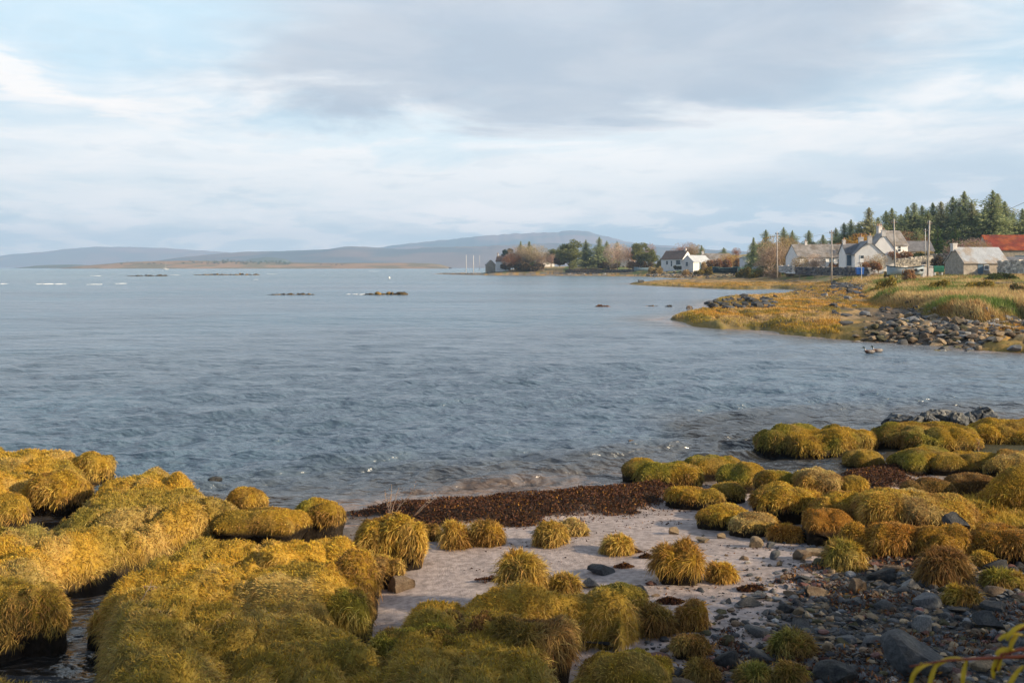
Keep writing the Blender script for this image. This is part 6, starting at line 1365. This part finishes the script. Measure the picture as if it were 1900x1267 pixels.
def island_wood():
    g = np.random.default_rng(61); Ps, As, Bs, Cs = [], [], [], []
    for (a, b, t0, t1, cnt, cc) in ((225, 330, 485, 489, 46, (.10, .11, .06)), (330, 470, 482.5, 487, 60, (.12, .12, .06)), (470, 540, 482, 488, 36, (.08, .12, .05)), (540, 640, 487, 490, 20, (.16, .12, .08)), (400, 450, 480, 485, 12, (.10, .12, .06))):
        for i in range(cnt):
            px = g.uniform(a, b); top = g.uniform(t0, t1); Y = ISY - 60 + g.uniform(-30, 60); x = X_at(px, Y); zt = Z_at(top, Y); h = g.uniform(5, 9); m = 46
            u = unit(g.normal(0, 1, (m, 3))) * g.uniform(.3, 1, (m, 1)); P = u * (h * .55, h * .55, h * .5) + (x, Y, zt - h * .5); Ps.append(P); As.append(unit(g.normal(0, 1, (m, 3))) * .9); Bs.append(unit(g.normal(0, 1, (m, 3))) * 1.1); Cs.append(np.array(cc) * g.uniform(.6, 1.3, (m, 1)))
    V, Q = quads_at(np.concatenate(Ps), np.concatenate(As), np.concatenate(Bs)); tag(obj('island_wood', mesh_np('island_wood', V, Q, None, np.repeat(np.concatenate(Cs), 4, 0), [M['leaf']], smooth=False)), 'scattered low woodland along the crest of the far island', 'woodland', None, 'stuff')
island_wood()
house('house', 'tiny white house on the far island, left one', 279, 2200, 14, 8, 4, 7.5, 5, zb=-.2, roof='slate', wins=[('F', -3, 2.2, 1.6, 1.8), ('F', 3, 2.2, 1.6, 1.8)], group='houses on the island')
house('house', 'tiny white house on the far island near the yacht mast', 315, 2200, 10, 7, 3.5, 6, -10, zb=.2, roof='oldroof', wins=[('F', 0, 2.0, 1.6, 1.5)], group='houses on the island')

# ------------------------------------------------------------------ small near things
def dry_weeds():
    g = np.random.default_rng(71)
    for (lab, px, py, zb, stems) in (('dead branching weed stalks sticking up at the left end of the seaweed', 723, 958, .15, [(-.06, .36), (.02, .42), (.10, .38), (.30, .40), (.0, .25)]), ('long leaning dead stalk with a seed head over the water', 765, 952, .15, [(.24, .26), (.34, .30)]),
                                     ('thin grey post-like stalk on the broad hummock below the dark rocks', 1814, 838, .25, [(.03, .22)]), ('few dead stalks by the dark weed hollow', 1658, 925, .35, [(-.05, .16), (.03, .2)]), ('pale broken stalk on the near marsh mat', 256, 1116, .45, [(.08, .16)])):
        X0, Y0 = U(px, py, zb); t = thing('dead_stalk', lab, 'dead plant', (X0, Y0, zb - .05), 0, 'dead weed stalks')
        for (dx, h) in stems:
            m = MB(); m.c = (.35, .26, .20); p = [(dx * k / 5 + g.normal(0, .008), g.normal(0, .01), h * k / 5) for k in range(6)]; m.tube(p, [.006, .005, .004, .004, .003, .002], 4)
            for k in range(5): 
                b = np.array(p[g.integers(2, 6)]); m.tube([b, b + g.normal(0, .035, 3) + (0, 0, .03)], [.003, .002], 3)
                V, T = rockV(int(k), 1); m.c = (.24, .13, .09); q = b + g.normal(0, .03, 3); m.add(V * .009 + q, (), T); m.c = (.35, .26, .20)
            m.build('stem', M['weed'], t)
dry_weeds()
def corner_twig():
    g = np.random.default_rng(72)
    def leaf(m, p, d, L, w):
        p = np.array(p, float); d = unit(np.array(d, float)); pts = []; 
        for k in range(7):
            pts.append(p.copy()); p = p + d * L / 6; d = unit(d + np.array((0, 0, -.17)))
        s = unit(np.cross(d, (0, 1, 0))); V = []
        for k, q in enumerate(pts):
            ww = w * math.sin(math.pi * (.08 + .86 * k / 6)); V += [q - s * ww + (0, .004, 0), q + (0, -.004, 0), q + s * ww + (0, .004, 0)]
        m.add(V, [(k * 3 + j, k * 3 + j + 1, k * 3 + j + 4, k * 3 + j + 3) for k in range(6) for j in range(2)])
    Y = 1.7
    def at(px, py, dy=0): return np.array((X_at(px, Y + dy), Y + dy, Z_at(py, Y + dy)))
    for lab, stem, leaves in (
        ('blurred branch with drooping yellow leaves crossing the bottom right corner', [(2080, 1195), (1980, 1205), (1900, 1217), (1800, 1222), (1760, 1224), (1688, 1236)], [((1712, 1230), (-.5, -.8), 52), ((1742, 1226), (-.5, -.7), 62), ((1795, 1225), (-.3, -.9), 50), ((1730, 1230), (-1, -.1), 46), ((1790, 1222), (-1, .05), 58)]),
        ('upper blurred yellow-leaved twig at the right edge', [(2080, 1130), (1960, 1150), (1905, 1160), (1880, 1172)], [((1905, 1158), (-.8, -.2), 50), ((1900, 1178), (-.8, .15), 48), ((1890, 1176), (-.7, -.6), 34)]),
        ('middle blurred yellow-leaved twig hanging at the right edge', [(2080, 1190), (1960, 1196), (1890, 1205), (1858, 1214), (1846, 1245)], [((1885, 1206), (-.9, .25), 42), ((1850, 1222), (-.1, -1), 40), ((1862, 1212), (-.25, -1), 36), ((1900, 1235), (-.7, -.7), 75), ((1880, 1204), (-.6, -.2), 40)])):
        P = [at(a, b) for a, b in stem]; o = P[0].copy(); t = thing('shrub_branch', lab, 'branch', tuple(o), 0, 'yellow-leaved branches')
        m = MB(); m.tube([p - o for p in P], [.004, .0035, .003, .0025, .002, .0015][:len(P)], 6); m.build('twig', REDTW, t, smooth=True)
        for (q, d, L) in leaves:
            m = MB(); leaf(m, at(*q) - o, (d[0], g.uniform(-.3, .3), d[1]), L / F * Y, .0045); m.build('leaf', YLEAF, t, smooth=True)
REDTW = pmat('redtwig', (.22, .05, .02), rough=.6, var=.1, scale=10); YLEAF = pmat('yellowleaf', (.62, .42, .03), rough=.5, var=.15, scale=30, trans=.3)
corner_twig()

# ------------------------------------------------------------------ trees on the east bank that shade the stones (out of the picture, to the right)
SH = [pine_mesh(120 + i, H=6.0, c1=(.04, .07, .02), c2=(.12, .14, .04), zc=.55, rw=.36, n=4200, leaf=.11) for i in range(2)]
for i, (x, y, h, lab) in enumerate([(8.2, -.4, 5.2, 'leafy willow beyond the right edge, nearest the path'), (8.8, 1.5, 5.2, 'leafy willow beyond the right edge, second from the path'), (8.0, 3.5, 4.2, 'leafy willow beyond the right edge, middle of the clump'), (9.4, 4.6, 3.4, 'leafy willow beyond the right edge, low and wide'), (6.9, 6.5, 1.9, 'willow bush beyond the right edge, at the head of the stones')]):
    t = thing('willow', lab, 'tree', (x, y, hz(x, y) - .1), i * 1.3, 'willows on the east bank', (h / 6 * 1.15, h / 6 * 1.15, h / 6)); obj('trunk', SH[i % 2][0], t); obj('crown', SH[i % 2][1], t)

# ------------------------------------------------------------------ air
def haze():
    m = bpy.data.materials.new('haze'); m.use_nodes = True; g = NT(m.node_tree); v = g.n('ShaderNodeVolumePrincipled')
    v.inputs['Color'].default_value = (.47, .70, 1, 1); v.inputs['Density'].default_value = 2.0e-4; v.inputs['Anisotropy'].default_value = .0
    out = g.n('ShaderNodeOutputMaterial'); g.t.links.new(v.outputs[0], out.inputs['Volume'])
    b = MB(); b.box((-9300, -9300, -5.5), (9300, 9300, 310)); o = b.build('haze', m); tag(o, 'thin blue sea haze over the bay and hills', 'haze', None, 'stuff')
haze()
